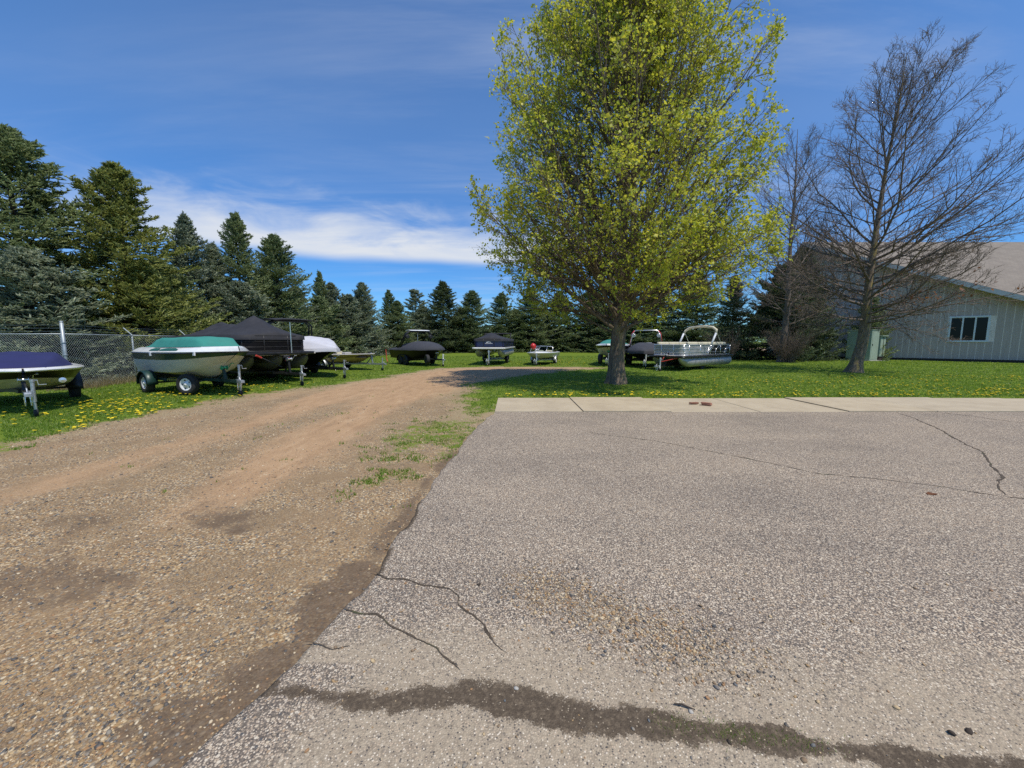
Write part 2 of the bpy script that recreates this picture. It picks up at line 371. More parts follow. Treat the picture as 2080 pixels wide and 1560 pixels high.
principled(nt, out, ramp(nt, noise(nt, o, 0.8, 7.0, 0.7), [(0.3, (0.10, 0.065, 0.04)), (0.6, (0.30, 0.22, 0.14)), (0.75, (0.16, 0.16, 0.05))]), 0.95)
MATS['earth_bank'] = m

# ------------------------------------------------------------------ object helpers
def link(o, parent=None, label=None, cat=None, group=None, kind=None):
    C.objects.link(o)
    if parent is not None:
        o.parent = parent
    for k, v in (('label', label), ('category', cat), ('group', group), ('kind', kind)):
        if v:
            o[k] = v
    return o
def thing(name, label, cat, loc=(0, 0, 0), rz=0.0, group=None):
    o = bpy.data.objects.new(name, None)
    o.empty_display_size = 0.2
    o.location = loc
    o.rotation_euler = (0, 0, rz)
    return link(o, None, label, cat, group)
def mesh_np(name, V, F, mats=None, fm=None, smooth=False):
    """V (n,3); F array (m,3|4) or list of such arrays"""
    Fs = [np.asarray(f, dtype=np.int32) for f in (F if isinstance(F, list) else [F]) if len(f)]
    me = bpy.data.meshes.new(name)
    V = np.asarray(V, dtype=np.float32)
    me.vertices.add(len(V))
    me.vertices.foreach_set('co', V.ravel())
    loops = np.concatenate([f.ravel() for f in Fs])
    tot = np.concatenate([np.full(len(f), f.shape[1], dtype=np.int32) for f in Fs])
    start = np.concatenate([[0], np.cumsum(tot)[:-1]]).astype(np.int32)
    me.loops.add(len(loops))
    me.loops.foreach_set('vertex_index', loops)
    me.polygons.add(len(tot))
    me.polygons.foreach_set('loop_start', start)
    if smooth:
        me.polygons.foreach_set('use_smooth', np.ones(len(tot), dtype=bool))
    for mm in (mats or []):
        me.materials.append(MATS[mm])
    if fm is not None:
        me.polygons.foreach_set('material_index', np.asarray(fm, dtype=np.int32))
    me.update(calc_edges=True)
    me.validate()
    return me
def obj(name, me, parent=None, **kw):
    return link(bpy.data.objects.new(name, me), parent, **kw)

class MB:
    """collects simple solids into one mesh"""
    def __init__(self):
        self.v, self.f = [], []
    def add(self, V, F):
        k = len(self.v)
        self.v += [tuple(p) for p in V]
        self.f += [tuple(i + k for i in q) for q in F]
        return self
    def box(self, c, s, rz=0.0, ry=0.0):
        M = Matrix.Rotation(rz, 3, 'Z') @ Matrix.Rotation(ry, 3, 'Y')
        V = []
        for dx in (-.5, .5):
            for dy in (-.5, .5):
                for dz in (-.5, .5):
                    V.append(Vector(c) + M @ Vector((dx * s[0], dy * s[1], dz * s[2])))
        return self.add(V, [(0, 1, 3, 2), (4, 6, 7, 5), (0, 4, 5, 1), (2, 3, 7, 6), (0, 2, 6, 4), (1, 5, 7, 3)])
    def tube(self, pts, r, seg=8, cap=True, squash=None):
        pts = [Vector(p) for p in pts]
        n = len(pts)
        rs = r if isinstance(r, (list, tuple)) else [r] * n
        V, F = [], []
        u = None
        for i, p in enumerate(pts):
            t = (pts[min(i + 1, n - 1)] - pts[max(i - 1, 0)]).normalized()
            if u is None:
                u = t.cross(Vector((0, 0, 1)))
                if u.length < 1e-3:
                    u = t.cross(Vector((0, 1, 0)))
            u = (u - t * u.dot(t)).normalized()
            w = t.cross(u)
            for k in range(seg):
                a = 2 * math.pi * (k + .5) / seg
                V.append(p + (u * math.cos(a) + w * math.sin(a)) * rs[i])
        for i in range(n - 1):
            for k in range(seg):
                k2 = (k + 1) % seg
                F.append((i * seg + k, i * seg + k2, (i + 1) * seg + k2, (i + 1) * seg + k))
        if cap:
            F.append(tuple(range(seg))[::-1])
            F.append(tuple((n - 1) * seg + k for k in range(seg)))
        return self.add(V, F)
    def beam(self, a, b, w, h=None):
        """square-section bar"""
        return self.tube([a, b], (w if h is None else max(w, h)) * 0.7071, 4)
    def lathe(self, prof, c, axis='Y', seg=24):
        """prof: list of (radius, along)"""
        V, F = [], []
        for r, a in prof:
            for k in range(seg):
                t = 2 * math.pi * k / seg
                x, z = r * math.cos(t), r * math.sin(t)
                V.append({'Y': (c[0] + x, c[1] + a, c[2] + z), 'X': (c[0] + a, c[1] + x, c[2] + z), 'Z': (c[0] + x, c[1] + z, c[2] + a)}[axis])
        n = len(prof)
        for i in range(n - 1):
            for k in range(seg):
                k2 = (k + 1) % seg
                F.append((i * seg + k, i * seg + k2, (i + 1) * seg + k2, (i + 1) * seg + k))
        return self.add(V, F)
    def grid(self, G):
        """G[i][j] points"""
        n, m = len(G), len(G[0])
        V = [p for row in G for p in row]
        F = [(i * m + j, i * m + j + 1, (i + 1) * m + j + 1, (i + 1) * m + j) for i in range(n - 1) for j in range(m - 1)]
        return self.add(V, F)
    def build(self, name, mat, parent=None, smooth=False, bevel=0.0, solid=0.0, **kw):
        me = bpy.data.meshes.new(name)
        me.from_pydata(self.v, [], self.f)
        me.materials.append(MATS[mat])
        if smooth:
            me.polygons.foreach_set('use_smooth', [True] * len(me.polygons))
        me.update()
        o = obj(name, me, parent, **kw)
        if solid:
            sm = o.modifiers.new('thick', 'SOLIDIFY')
            sm.thickness = solid
            sm.offset = 0
        if bevel:
            b = o.modifiers.new('bevel', 'BEVEL')
            b.width = bevel
            b.segments = 2
            b.limit_method = 'ANGLE'
        if smooth:
            o.modifiers.new('wn', 'WEIGHTED_NORMAL') if False else None
        return o
def copy_tree(src, parent=None):
    c = src.copy()
    C.objects.link(c)
    c.parent = parent
    for ch in src.children:
        copy_tree(ch, c)
    return c

# ------------------------------------------------------------------ value noise
def hash2(i, j, seed):
    h = (i.astype(np.int64) * 374761393 + j.astype(np.int64) * 668265263 + seed * 1442695041) & 0xFFFFFFFF
    h = ((h ^ (h >> 13)) * 1274126177) & 0xFFFFFFFF
    return ((h ^ (h >> 16)) & 0xFFFF) / 65535.0
def vnoise(x, y, s, seed=0, octs=3):
    tot, amp, nrm = 0, 1.0, 0
    for k in range(octs):
        a, b = x * s, y * s
        i, j = np.floor(a), np.floor(b)
        u, v = a - i, b - j
        u, v = u * u * (3 - 2 * u), v * v * (3 - 2 * v)
        n = (hash2(i, j, seed + k) * (1 - u) + hash2(i + 1, j, seed + k) * u) * (1 - v) + (hash2(i, j + 1, seed + k) * (1 - u) + hash2(i + 1, j + 1, seed + k) * u) * v
        tot, nrm, amp, s = tot + n * amp, nrm + amp, amp * .5, s * 2
    return tot / nrm
def smooth(v, lo, hi):
    t = np.clip((v - lo) / (hi - lo), 0, 1)
    return t * t * (3 - 2 * t)
def seg_dist(x, y, poly):
    """distance to an open polyline and the parameter along it"""
    best = np.full(x.shape, 1e9)
    par = np.zeros(x.shape)
    for k in range(len(poly) - 1):
        (ax, ay), (bx, by) = poly[k][:2], poly[k + 1][:2]
        dx, dy = bx - ax, by - ay
        t = np.clip(((x - ax) * dx + (y - ay) * dy) / (dx * dx + dy * dy), 0, 1)
        d = np.hypot(x - ax - t * dx, y - ay - t * dy)
        m = d < best
        best = np.where(m, d, best)
        par = np.where(m, k + t, par)
    return best, par
def inside(x, y, poly):
    r = np.zeros(x.shape, dtype=bool)
    n = len(poly)
    for k in range(n):
        (ax, ay), (bx, by) = poly[k], poly[(k + 1) % n]
        c = ((ay > y) != (by > y)) & (x < (bx - ax) * (y - ay) / (by - ay + 1e-12) + ax)
        r ^= c
    return r

# ------------------------------------------------------------------ the ground plan
EDGE_Y = [-8, 1.28, 1.62, 1.94, 2.53, 3.63, 4.84, 6.97, 8.62]
EDGE_X = [-2.2, -1.25, -1.15, -1.08, -0.95, -0.92, -0.86, -0.66, -0.40]
def edge_x(y):
    y = np.asarray(y, dtype=float)
    return np.interp(y, EDGE_Y, EDGE_X) + (vnoise(y, y * 0 + 3, 3.0, 5, 4) - .5) * 0.10
DRIVE = [(-8.4, -50), (-8.2, 5.9), (-8.1, 7.9), (-7.9, 9.4), (-7.7, 11.6), (-6.7, 12.9), (-6.3, 15.2), (-5.6, 16.7), (-5.2, 19.6), (-4.1, 22.6),
         (-0.95, 24.2), (2.8, 23.9), (5.6, 23.3), (6.0, 22.7), (4.0, 22.0), (1.0, 18.7), (-0.6, 16.2), (-1.4, 13.6), (-1.6, 11.6), (-1.2, 10.6), (-0.45, 9.6),
         (-0.4, 8.5), (22, 8.5), (22, -50)]
def drive_sd(x, y):
    d, _ = seg_dist(x, y, DRIVE + DRIVE[:1])
    return np.where(inside(x, y, DRIVE), -d, d)
def ground_z(x, y):
    sd = drive_sd(x, y)
    z = (vnoise(x, y, 0.5, 11, 3) - .5) * 0.05 * smooth(sd, -1, 1) - 0.018 * smooth(-sd, 0, 0.6) + (vnoise(x, y, 1.3, 12, 4) - .5) * 0.035 * smooth(-sd, 0, 1)
    hard = (x > edge_x(y) + 0.06) & (y < 10.7) & (x < 24)
    return np.where(hard, -0.07, z)
def ground_masks(x, y):
    sd = drive_sd(x, y)
    n1, n2, n3 = vnoise(x, y, 0.55, 21, 4), vnoise(x, y, 1.6, 22, 4), vnoise(x * 1.6, y * 0.35, 0.8, 23, 4)
    grass = smooth(sd + (n1 - .5) * 1.5 + (n2 - .5) * 1.1, -1.3, 1.5)
    ex = edge_x(y)
    # weeds creeping in beside the asphalt
    weed = np.exp(-((x - ex + 0.35) / 0.65) ** 2) * smooth(y, 3.0, 6.0) * (1 - smooth(y, 9.5, 11.0)) * 0.62 * (x < ex)
    weed2 = np.exp(-((x + 1.9) / 0.8) ** 2) * np.exp(-((y - 6.9) / 1.5) ** 2) * 0.40
    weed3 = np.exp(-((x + 1.5) / 0.45) ** 2) * np.exp(-((y - 4.0) / 0.7) ** 2) * 0.20 + np.exp(-((x + 1.05) / 0.14) ** 2) * np.exp(-((y - 2.25) / 0.3) ** 2) * 0.34
    strip = np.exp(-((x + 4.2) / 0.5) ** 2) * smooth(y, 6, 8) * (1 - smooth(y, 13, 16)) * 0.20
    grass = np.maximum(grass, np.clip((weed + weed2 + weed3 + strip) * (0.20 + 1.3 * n2), 0, 0.52))
    far = smooth(y, 8.0, 13.5)
    tracks = np.exp(-((x + 3.1 + (y - 4) * .04) / 0.55) ** 2) + np.exp(-((x + 5.0 + (y - 4) * .03) / 0.6) ** 2) * .8
    clay = np.clip(far * 0.8 + tracks * smooth(y, 2.2, 4.5) * 0.75 + (n3 - .5) * 1.2 + .08, 0, 1) * smooth(-sd, -0.3, 0.5)
    soil = np.clip(np.exp(-((x - ex + 0.07) / 0.13) ** 2) * (0.25 + 0.8 * n2) * (1 - smooth(y, 5, 9)) + np.exp(-((x - ex + 0.35) / 0.3) ** 2) * (n2 - .2) * .34 * (1 - smooth(y, 3, 5)) + np.exp(-((x + 2.0) / .8) ** 2) * np.exp(-((y - 3.0) / .6) ** 2) * 0.40
                   + smooth(vnoise((x - y * .5) * 0.9, (y + x * .3) * 1.9, 1.0, 31, 4), 0.46, 0.66) * 0.62 * (1 - smooth(y, 3.0, 6.5)), 0, 1)
    thatch = np.clip(smooth(sd, -2.2, -0.2) * (1 - smooth(sd, 0.8, 2.8)) * 0.58 + weed * 0.6 + weed2 * 0.6, 0, 0.8) * (y < 26)
    return grass, clay, soil, thatch, sd
def set_attr(me, name, val):
    a = me.attributes.new(name, 'FLOAT', 'POINT')
    a.data.foreach_set('value', np.asarray(val, dtype=np.float32))
def sheet(xs, ys):
    gx, gy = np.meshgrid(xs, ys)
    n, m = gx.shape
    i = np.arange(n * m).reshape(n, m)
    F = np.stack([i[:-1, :-1], i[:-1, 1:], i[1:, 1:], i[1:, :-1]], -1).reshape(-1, 4)
    return gx.ravel(), gy.ravel(), F
xs = np.concatenate([[-900, -300, -120, -60, -40, -30], np.arange(-24, -9, .3), np.arange(-9, 1.5, .10), np.arange(1.5, 9, .25), np.arange(9, 45, 1.0), [60, 100, 300, 900]])
ys = np.concatenate([[-120, -50, -20], np.arange(-8, .6, .3), np.arange(.6, 5, .06), np.arange(5, 13, .10), np.arange(13, 30, .25), np.arange(30, 72, 1.5), [85, 110, 200, 500, 1500]])
gx, gy, F = sheet(xs, ys)
me = mesh_np('ground', np.stack([gx, gy, ground_z(gx, gy)], -1), F, ['ground'], smooth=True)
gr, cl, so, th, sd = ground_masks(gx, gy)
for n, v in (('grass', gr), ('clay', cl), ('soil', so), ('thatch', th)):
    set_attr(me, n, v)
ground = obj('ground', me, kind='structure')

# asphalt lot
SOIL = [(-1.20, 1.60, 0.008), (-1.02, 1.60, 0.020), (-0.85, 1.585, 0.033), (-0.61, 1.535, 0.050), (-0.4, 1.56, 0.050), (-0.22, 1.58, 0.066), (0.03, 1.535, 0.076), (0.23, 1.49, 0.076), (0.44, 1.46, 0.063),
        (0.64, 1.44, 0.046), (0.84, 1.41, 0.036), (1.02, 1.39, 0.036), (1.3, 1.34, 0.036), (1.53, 1.31, 0.036), (1.9, 1.26, 0.040), (2.6, 1.15, 0.040), (3.4, 1.0, 0.033)]
ss = np.concatenate([np.arange(0, 3.6, .025), np.arange(3.6, 7, .1), np.arange(7, 25, .5)])
ys = np.concatenate([np.arange(-8, 0.6, .35), np.arange(.6, 2.8, .022), np.arange(2.8, 5.0, .05), np.arange(5, 8.62, .12), [8.62]])
s_, y_, F = sheet(ss, ys)
x_ = edge_x(y_) + s_
z_ = 0.0 + (vnoise(x_, y_, 0.6, 41, 3) - .5) * 0.02 * smooth(s_, 0, .5) - 0.012 * (1 - smooth(s_, 0, .10)) * vnoise(x_, y_, 9, 44, 2)
z_ = np.where(y_ > 8.5, 0.0, z_)
V = np.stack([x_, y_, z_], -1)
m_ = len(ss)
top = np.arange(len(ys)) * m_
skirt = V[top].copy(); skirt[:, 2] -= 0.12; skirt[:, 0] += (vnoise(V[top][:, 1], V[top][:, 1] * 0, 6, 47) - .5) * .04
k = len(V)
Fs = np.stack([k + np.arange(len(ys) - 1), top[:-1], top[1:], k + np.arange(1, len(ys))], -1)
me = mesh_np('asphalt_lot', np.vstack([V, skirt]), np.vstack([F, Fs]), ['asphalt'], smooth=False)
d, par = seg_dist(x_, y_, SOIL)
wd = np.interp(par, np.arange(len(SOIL)), [q[2] for q in SOIL])
d = d + (vnoise(x_, y_, 4, 51, 5) - .5) * 0.11 + (vnoise(x_ * 1.0, y_ * 2.2, 14, 58, 3) - .5) * .06
soil = smooth(-(d - wd), -0.07, 0.05) * (0.75 + .45 * vnoise(x_, y_, 7, 57, 3))
soil = np.maximum(soil, 0.8 * (1 - smooth(s_, 0.0, 0.07)) * (vnoise(x_, y_, 2.2, 52, 4) > .52) * (y_ < 5))
cx = x_ - 0.35
dl = 1.84 - 0.10 * np.sin(x_ * 1.7) - 0.16 * (x_ - .2) * smooth(x_, .3, 2)
dust = smooth(dl + 0.28 - y_ + (vnoise(x_, y_, 1.4, 53, 4) - .5) * .5, -0.25, 0.55) * 0.85
dust = np.maximum(dust, np.exp(-((x_ - .55) / .42) ** 2 - ((y_ - 2.05) / .28) ** 2) * .55)
dust *= 1 - 0.75 * np.exp(-((s_ - .1) / .28) ** 2) * (y_ < 1.75)
dust = np.maximum(dust, 0.30 * smooth(vnoise(x_, y_, .45, 54, 4), .45, .7))
zer = np.zeros(len(skirt))
set_attr(me, 'soil', np.concatenate([soil, zer + .7]))
set_attr(me, 'dust', np.concatenate([dust, zer + .3]))
asphalt = obj('asphalt_lot', me, kind='structure')

# soil-filled cracks, thin irregular strips lying in the asphalt
CRACKS = [([(-0.98, 2.52), (-0.85, 2.45), (-0.73, 2.42), (-0.60, 2.385), (-0.52, 2.37), (-0.40, 2.34), (-0.355, 2.26), (-0.34, 2.18), (-0.27, 2.12), (-0.23, 2.09), (-0.17, 2.01), (-0.11, 1.91), (-0.03, 1.80)], .013),
          ([(-1.05, 2.15), (-0.93, 2.12), (-0.80, 2.085), (-0.72, 2.03), (-0.66, 2.0), (-0.58, 1.96), (-0.50, 1.91), (-0.41, 1.84), (-0.36, 1.79), (-0.29, 1.745), (-0.25, 1.70)], .012),
          ([(1.2, 6.7), (1.96, 6.24), (2.3, 6.05), (2.58, 5.79), (3.05, 5.27), (3.39, 4.94), (3.71, 4.52), (4.25, 4.34), (4.63, 4.15), (5.08, 3.81), (5.35, 3.75), (6.4, 3.55)], .014),
          ([(8.66, 8.55), (8.45, 8.0), (8.1, 7.4), (7.75, 6.8), (7.35, 6.24), (6.83, 5.44), (6.5, 5.1), (6.11, 4.74), (5.8, 4.4), (5.43, 4.15), (5.11, 3.84)], .026),
          ([(9.5, 8.6), (9.77, 8.26), (9.92, 7.78), (10.03, 7.4), (10.6, 6.6)], .02),
          ([(-1.11, 1.88), (-1.0, 1.87), (-0.93, 1.84), (-0.86, 1.85)], .006)]
rng = np.random.default_rng(4)
def zq(x, y):
    s = x - edge_x(y)
    z = (vnoise(x, y, 0.6, 41, 3) - .5) * 0.02 * smooth(s, 0, .5)
    return z
for pts, w in CRACKS:
    P = np.array(pts)
    L = np.concatenate([[0], np.cumsum(np.hypot(*np.diff(P, axis=0).T))])
    n = max(8, int(L[-1] / 0.010)) if L[-1] < 2 else int(L[-1] / 0.025)
    t = np.linspace(0, L[-1], n)
    x, y = np.interp(t, L, P[:, 0]), np.interp(t, L, P[:, 1])
    x += (vnoise(t * 7, t * 0, 1, 61, 5) - .5) * .045
    y += (vnoise(t * 7, t * 0 + 5, 1, 62, 5) - .5) * .045
    tx, ty = np.gradient(x), np.gradient(y)
    q = np.hypot(tx, ty); tx, ty = tx / q, ty / q
    taper = np.minimum(1, np.minimum(t, L[-1] - t) / (0.12 * L[-1]) + .15)
    wl = w * .58 * taper * np.clip(-.35 + 2.0 * vnoise(t * 11, t * 0, 1, 63, 3), .06, 1.4)
    wr = w * .58 * taper * np.clip(-.35 + 2.0 * vnoise(t * 11, t * 0 + 9, 1, 64, 3), .06, 1.4)
    A = np.stack([x - ty * wl, y + tx * wl], -1); B = np.stack([x + ty * wr, y - tx * wr], -1)
    V = np.vstack([np.column_stack([A, zq(A[:, 0], A[:, 1]) + .004]), np.column_stack([B, zq(B[:, 0], B[:, 1]) + .004])])
    i = np.arange(n - 1)
    obj('crack', mesh_np('crack', V, np.stack([i + n, i + n + 1, i + 1, i], -1), ['crack_soil']), asphalt)

# concrete walk: separate slabs
walk = thing('sidewalk', None, None, (0, 0, 0))
walk['kind'] = 'structure'
for k in range(11):
    x0 = -0.40 + k * 2.02 - (0 if k else 0.0)
    mb = MB()
    dz = 0.012 + 0.006 * math.sin(k * 2.3)
    mb.box((x0 + 1.01, 9.69, dz - .06), (2.02 - .014, 2.10, 0.12))
    o = mb.build('slab', 'sidewalk_concrete', walk, bevel=.008)
    o.rotation_euler = (0.0015 * math.sin(k * 1.7), 0.0006 * math.sin(k), 0)
mb = MB().box((10.6, 9.69, -0.068), (22.2, 2.16, 0.09))
mb.build('joint_bed', 'crack_soil', walk)

# ------------------------------------------------------------------ loose stones
ICO_V, ICO_F = None, None
def _ico():
    p = (1 + 5 ** .5) / 2
    v = np.array([(-1, p, 0), (1, p, 0), (-1, -p, 0), (1, -p, 0), (0, -1, p), (0, 1, p), (0, -1, -p), (0, 1, -p), (p, 0, -1), (p, 0, 1), (-p, 0, -1), (-p, 0, 1)], float)
    f = np.array([(0, 11, 5), (0, 5, 1), (0, 1, 7), (0, 7, 10), (0, 10, 11), (1, 5, 9), (5, 11, 4), (11, 10, 2), (10, 7, 6), (7, 1, 8), (3, 9, 4), (3, 4, 2), (3, 2, 6), (3, 6, 8), (3, 8, 9), (4, 9, 5), (2, 4, 11), (6, 2, 10), (8, 6, 7), (9, 8, 1)])
    return v / np.linalg.norm(v[0]), f
ICO_V, ICO_F = _ico()
def stones(name, x, y, z, r, rng, mat='pebble', **kw):
    n = len(x)
    sc = np.stack([r * rng.uniform(.8, 1.35, n), r * rng.uniform(.65, 1.0, n), r * rng.uniform(.38, .68, n)], -1)
    V = ICO_V[None] * sc[:, None] * rng.uniform(.84, 1.14, (n, 12, 1))
    a = rng.uniform(0, 6.28, n); ca, sa = np.cos(a)[:, None], np.sin(a)[:, None]
    tl = rng.normal(0, .25, n)[:, None]
    X, Y_, Z_ = V[..., 0], V[..., 1], V[..., 2] + V[..., 0] * tl
    W = np.stack([X * ca - Y_ * sa + x[:, None], X * sa + Y_ * ca + y[:, None], Z_ + (z + sc[:, 2] * .35)[:, None]], -1)
    F = ICO_F[None] + (np.arange(n) * 12)[:, None, None]
    return obj(name, mesh_np(name, W.reshape(-1, 3), F.reshape(-1, 3), [mat], smooth=True), **kw)
rng = np.random.default_rng(7)
# polar-ish sampling: denser close to the camera
N = 120000
yy = 0.95 * np.exp(rng.uniform(0, 1, N) ** 1.0 * math.log(9.5 / 0.95))
xx = -rng.uniform(0, 1, N) * (0.6 + yy * 1.42) - 0.3
keep = (xx < edge_x(yy) - 0.0) & (xx > -9)
xx, yy = xx[keep], yy[keep]
gr, cl, so, th, sd = ground_masks(xx, yy)
den = np.clip(0.72 * smooth(vnoise(xx, yy, 0.9, 71, 4), .34, .60) + .10, 0, 1) * (1 - .72 * so) * (1 - gr) * (1 - .55 * cl) * (sd < .3)
keep = rng.uniform(0, 1, len(xx)) < den
xx, yy = xx[keep][:24500], yy[keep][:24500]
rr = 0.0053 * np.exp(rng.normal(0, .36, len(xx))) * (0.85 + 0.10 * yy)
rr = np.clip(rr, .003, .022)
stones('gravel', xx, yy, ground_z(xx, yy) - .001, rr, rng, kind='stuff', label='loose tan and grey pebbles strewn over the gravel drive')
# pebbles scattered on the asphalt
n = 3600
t = rng.uniform(0, 1, n) ** 1.3
xx = 0.12 + 1.0 * t + rng.normal(0, .15, n)
yy = 2.40 - 0.66 * t + rng.normal(0, .13, n)
x2 = rng.uniform(-1.0, 3.2, 700); y2 = rng.uniform(1.0, 2.6, 700)
xx, yy = np.concatenate([xx, x2]), np.concatenate([yy, y2])
ok = (xx > edge_x(yy) + .03) & (yy > .8)
xx, yy = xx[ok], yy[ok]
stones('scattered_pebbles', xx, yy, zq(xx, yy) + .001, np.clip(.0048 * np.exp(rng.normal(0, .42, len(xx))), .002, .014), rng, kind='stuff', label='thin scatter of pebbles on the pale asphalt')
for (x, y, r, lab) in [(1.80, 1.405, .017, 'dark rounded stone on the asphalt near the bottom right, left of a smaller one'), (1.875, 1.41, .014, 'smaller dark stone on the asphalt at the far bottom right'),
                       (0.775, 1.50, .014, 'grey stone lying beside a twig on the sandy asphalt'), (-0.22, 2.38, .016, 'single dark stone on bare asphalt right of the cracks'),
                       (0.02, 1.61, .012, 'tan stone on the dust above the dark soil strip'), (0.87, 1.37, .012, 'white pebble in the dark soil strip')]:
    o = stones('stone', np.array([0.]), np.array([0.]), np.array([0.]), np.array([r]), rng, label=lab, cat='stone')
    o.data.materials.clear()
    dk = 'dark_base' if 'dark' in lab.split(',')[0].split(' on ')[0] else ('concrete_pad' if 'grey' in lab else ('cream_vinyl' if 'white' in lab else 'concrete_pad'))
    o.data.materials.append(MATS[dk])
    o.location = (x, y, float(zq(np.array([x]), np.array([y]))[0]))
tw = MB().tube([(-.035, .01, .006), (-.005, .004, .010), (.02, -.006, .007), (.045, -.02, .008)], [.003, .004, .0035, .002], 6)
tw.build('twig', 'conifer_bark', label='short dark twig on the sandy asphalt beside a grey stone', cat='twig').location = (.75, 1.52, .004)
lf = MB().grid([[(-.05, -.012, .004), (-.05, .010, .012)], [(-.01, -.028, .006), (-.01, .024, .02)], [(.03, -.022, .012), (.03, .02, .008)], [(.06, -.003, .006), (.06, .004, .01)]])
lf.build('dead_leaf', 'dead_leaves', label='brown dead leaf lying on asphalt near the long crack', cat='leaf', solid=.002).location = (4.4, 3.88, .002)
def brick_bit(loc, rz, sx_, sy_, sz_, lab, seed):
    rg = random.Random(seed)
    mb = MB().box((0, 0, sz_ / 2), (sx_, sy_, sz_))
    mb.v = [(x + rg.uniform(-.018, .018), y + rg.uniform(-.014, .014), z + (rg.uniform(-.018, .0) if z > .01 else 0)) for x, y, z in mb.v]
    o = mb.build('brick_piece', 'brick_red', bevel=.006, label=lab, cat='brick', group='broken bricks on the sidewalk')
    o.location, o.rotation_euler = loc, (0, 0, rz)
brick_bit((4.62, 9.68, .016), 0.05, .20, .10, .055, 'flat broken brick on the sidewalk, left of two', 1)
brick_bit((4.86, 9.50, .016), -0.65, .22, .13, .07, 'larger tilted broken brick on the sidewalk, right of two', 2)

# ------------------------------------------------------------------ grass
def blades(name, x, y, z, h, w, rng, mat, nb=3, lean=.45, **kw):
    n = len(x)
    m = n * nb
    X, Y_, Z_, H, W_ = [np.repeat(a, nb) for a in (x, y, z, h, w)]
    X = X + rng.normal(0, .018, m); Y_ = Y_ + rng.normal(0, .018, m)
    H = H * rng.uniform(.6, 1.2, m)
    a = rng.uniform(0, 6.28, m); b = rng.uniform(0, 6.28, m); l = rng.uniform(.05, lean, m) * H
    dx, dy = np.cos(a) * W_ / 2, np.sin(a) * W_ / 2
    V = np.stack([np.stack([X - dx, Y_ - dy, Z_ - .004], -1), np.stack([X + dx, Y_ + dy, Z_ - .004], -1), np.stack([X + np.cos(b) * l, Y_ + np.sin(b) * l, Z_ + H], -1)], 1)
    return obj(name, mesh_np(name, V.reshape(-1, 3), np.arange(m * 3).reshape(-1, 3), [mat]), **kw)
rng = np.random.default_rng(9)
N = 330000
yy = 3.2 * np.exp(rng.uniform(0, 1, N) * math.log(42 / 3.2))
xx = rng.uniform(-1.35, 1.40, N) * yy
gr, cl, so, th, sd = ground_masks(xx, yy)
hard = (xx > edge_x(yy) - .02) & (yy < 10.76) & (xx > -.42)
brk = vnoise(xx, yy, 3.5, 81, 4)
keep = (~hard) & (gr + (brk - .5) * 1.3 > rng.uniform(.35, 1.08, N)) & (xx > -24) & (xx < 38) & ~((xx > edge_x(yy)) & (yy < 8.7))
xx, yy = xx[keep][:92000], yy[keep][:92000]
hh = (.026 + .03 * vnoise(xx, yy, .7, 82, 3)) * (0.8 + .012 * yy)
blades('lawn_grass', xx, yy, ground_z(xx, yy), hh, .010 + .0011 * yy, rng, 'grass_blades', 3, 1.3, kind='stuff', label='short green lawn grass around the boats and trees')
# dry stems at the foot of the fence
FENCE = [(-24.5, 12.9), (-14.6, 12.6), (-15.35, 15.65), (-18.4, 40.0), (-17.9, 42.4), (-17.4, 44.7), (-16.85, 47.0), (-16.35, 49.2), (-15.9, 51.4), (-15.4, 53.6), (-14.6, 57)]
n = 9000
t = rng.uniform(0, 1, n)
seg = rng.choice([0, 1, 2, 2, 2, 3, 4, 5], n)
P = np.array(FENCE)
xx = P[seg, 0] * (1 - t) + P[seg + 1, 0] * t + rng.normal(-.12, .28, n)
yy = P[seg, 1] * (1 - t) + P[seg + 1, 1] * t + rng.normal(.1, .25, n)
blades('dry_grass', xx, yy, np.zeros(n), rng.uniform(.10, .42, n), np.full(n, .014), rng, 'dry_blades', 2, .7, kind='stuff', label='tan dry grass stems along the fence foot')
# weeds in the foreground soil strip
n = 170
t = rng.choice([10.2, 10.8, 11.5, 9.3], n) + rng.normal(0, .25, n)
xx = np.interp(t, np.arange(len(SOIL)), [q[0] for q in SOIL]) + rng.normal(0, .02, n)
yy = np.interp(t, np.arange(len(SOIL)), [q[1] for q in SOIL]) + rng.normal(0, .02, n)
blades('crack_weeds', xx, yy, zq(xx, yy), np.full(n, .016), np.full(n, .003), rng, 'grass_blades', 3, .9, kind='stuff', label='tiny green weeds sprouting in the dark soil strip')

# ------------------------------------------------------------------ dandelions
def dandelion_mesh():
    V, F, M = [], [], []
    V += [(.003, 0, 0), (-.003, .002, 0), (0, -.003, 0), (.002, 0, 1), (-.002, .002, 1), (0, -.002, 1)]
    F += [(0, 1, 4, 3), (1, 2, 5, 4), (2, 0, 3, 5)]
    M += [0, 0, 0]
    k = len(V)
    V.append((0, 0, 1.10))
    for i in range(8):
        a = i * math.pi / 4
        V.append((math.cos(a) * .029, math.sin(a) * .029, 1.02 + (.06 if i % 2 else 0)))
    for i in range(8):
        F.append((k, k + 1 + i, k + 1 + (i + 1) % 8))
        M.append(1)
    k2 = len(V)
    V.append((0, 0, .88))
    for i in range(8):
        F.append((k2, k + 1 + (i + 1) % 8, k + 1 + i))
        M.append(1)
    return V, F, M
dv, df, dm = dandelion_mesh()
me = bpy.data.meshes.new('dandelion')
me.from_pydata(dv, [], df)
me.materials.append(MATS['grass_blades']); me.materials.append(MATS['dandelion_yellow'])
me.polygons.foreach_set('material_index', dm)
pos = []
def cluster(n, cx, cy, sx_, sy_):
    for _ in range(n):
        pos.append((rng.normal(cx, sx_), rng.normal(cy, sy_)))
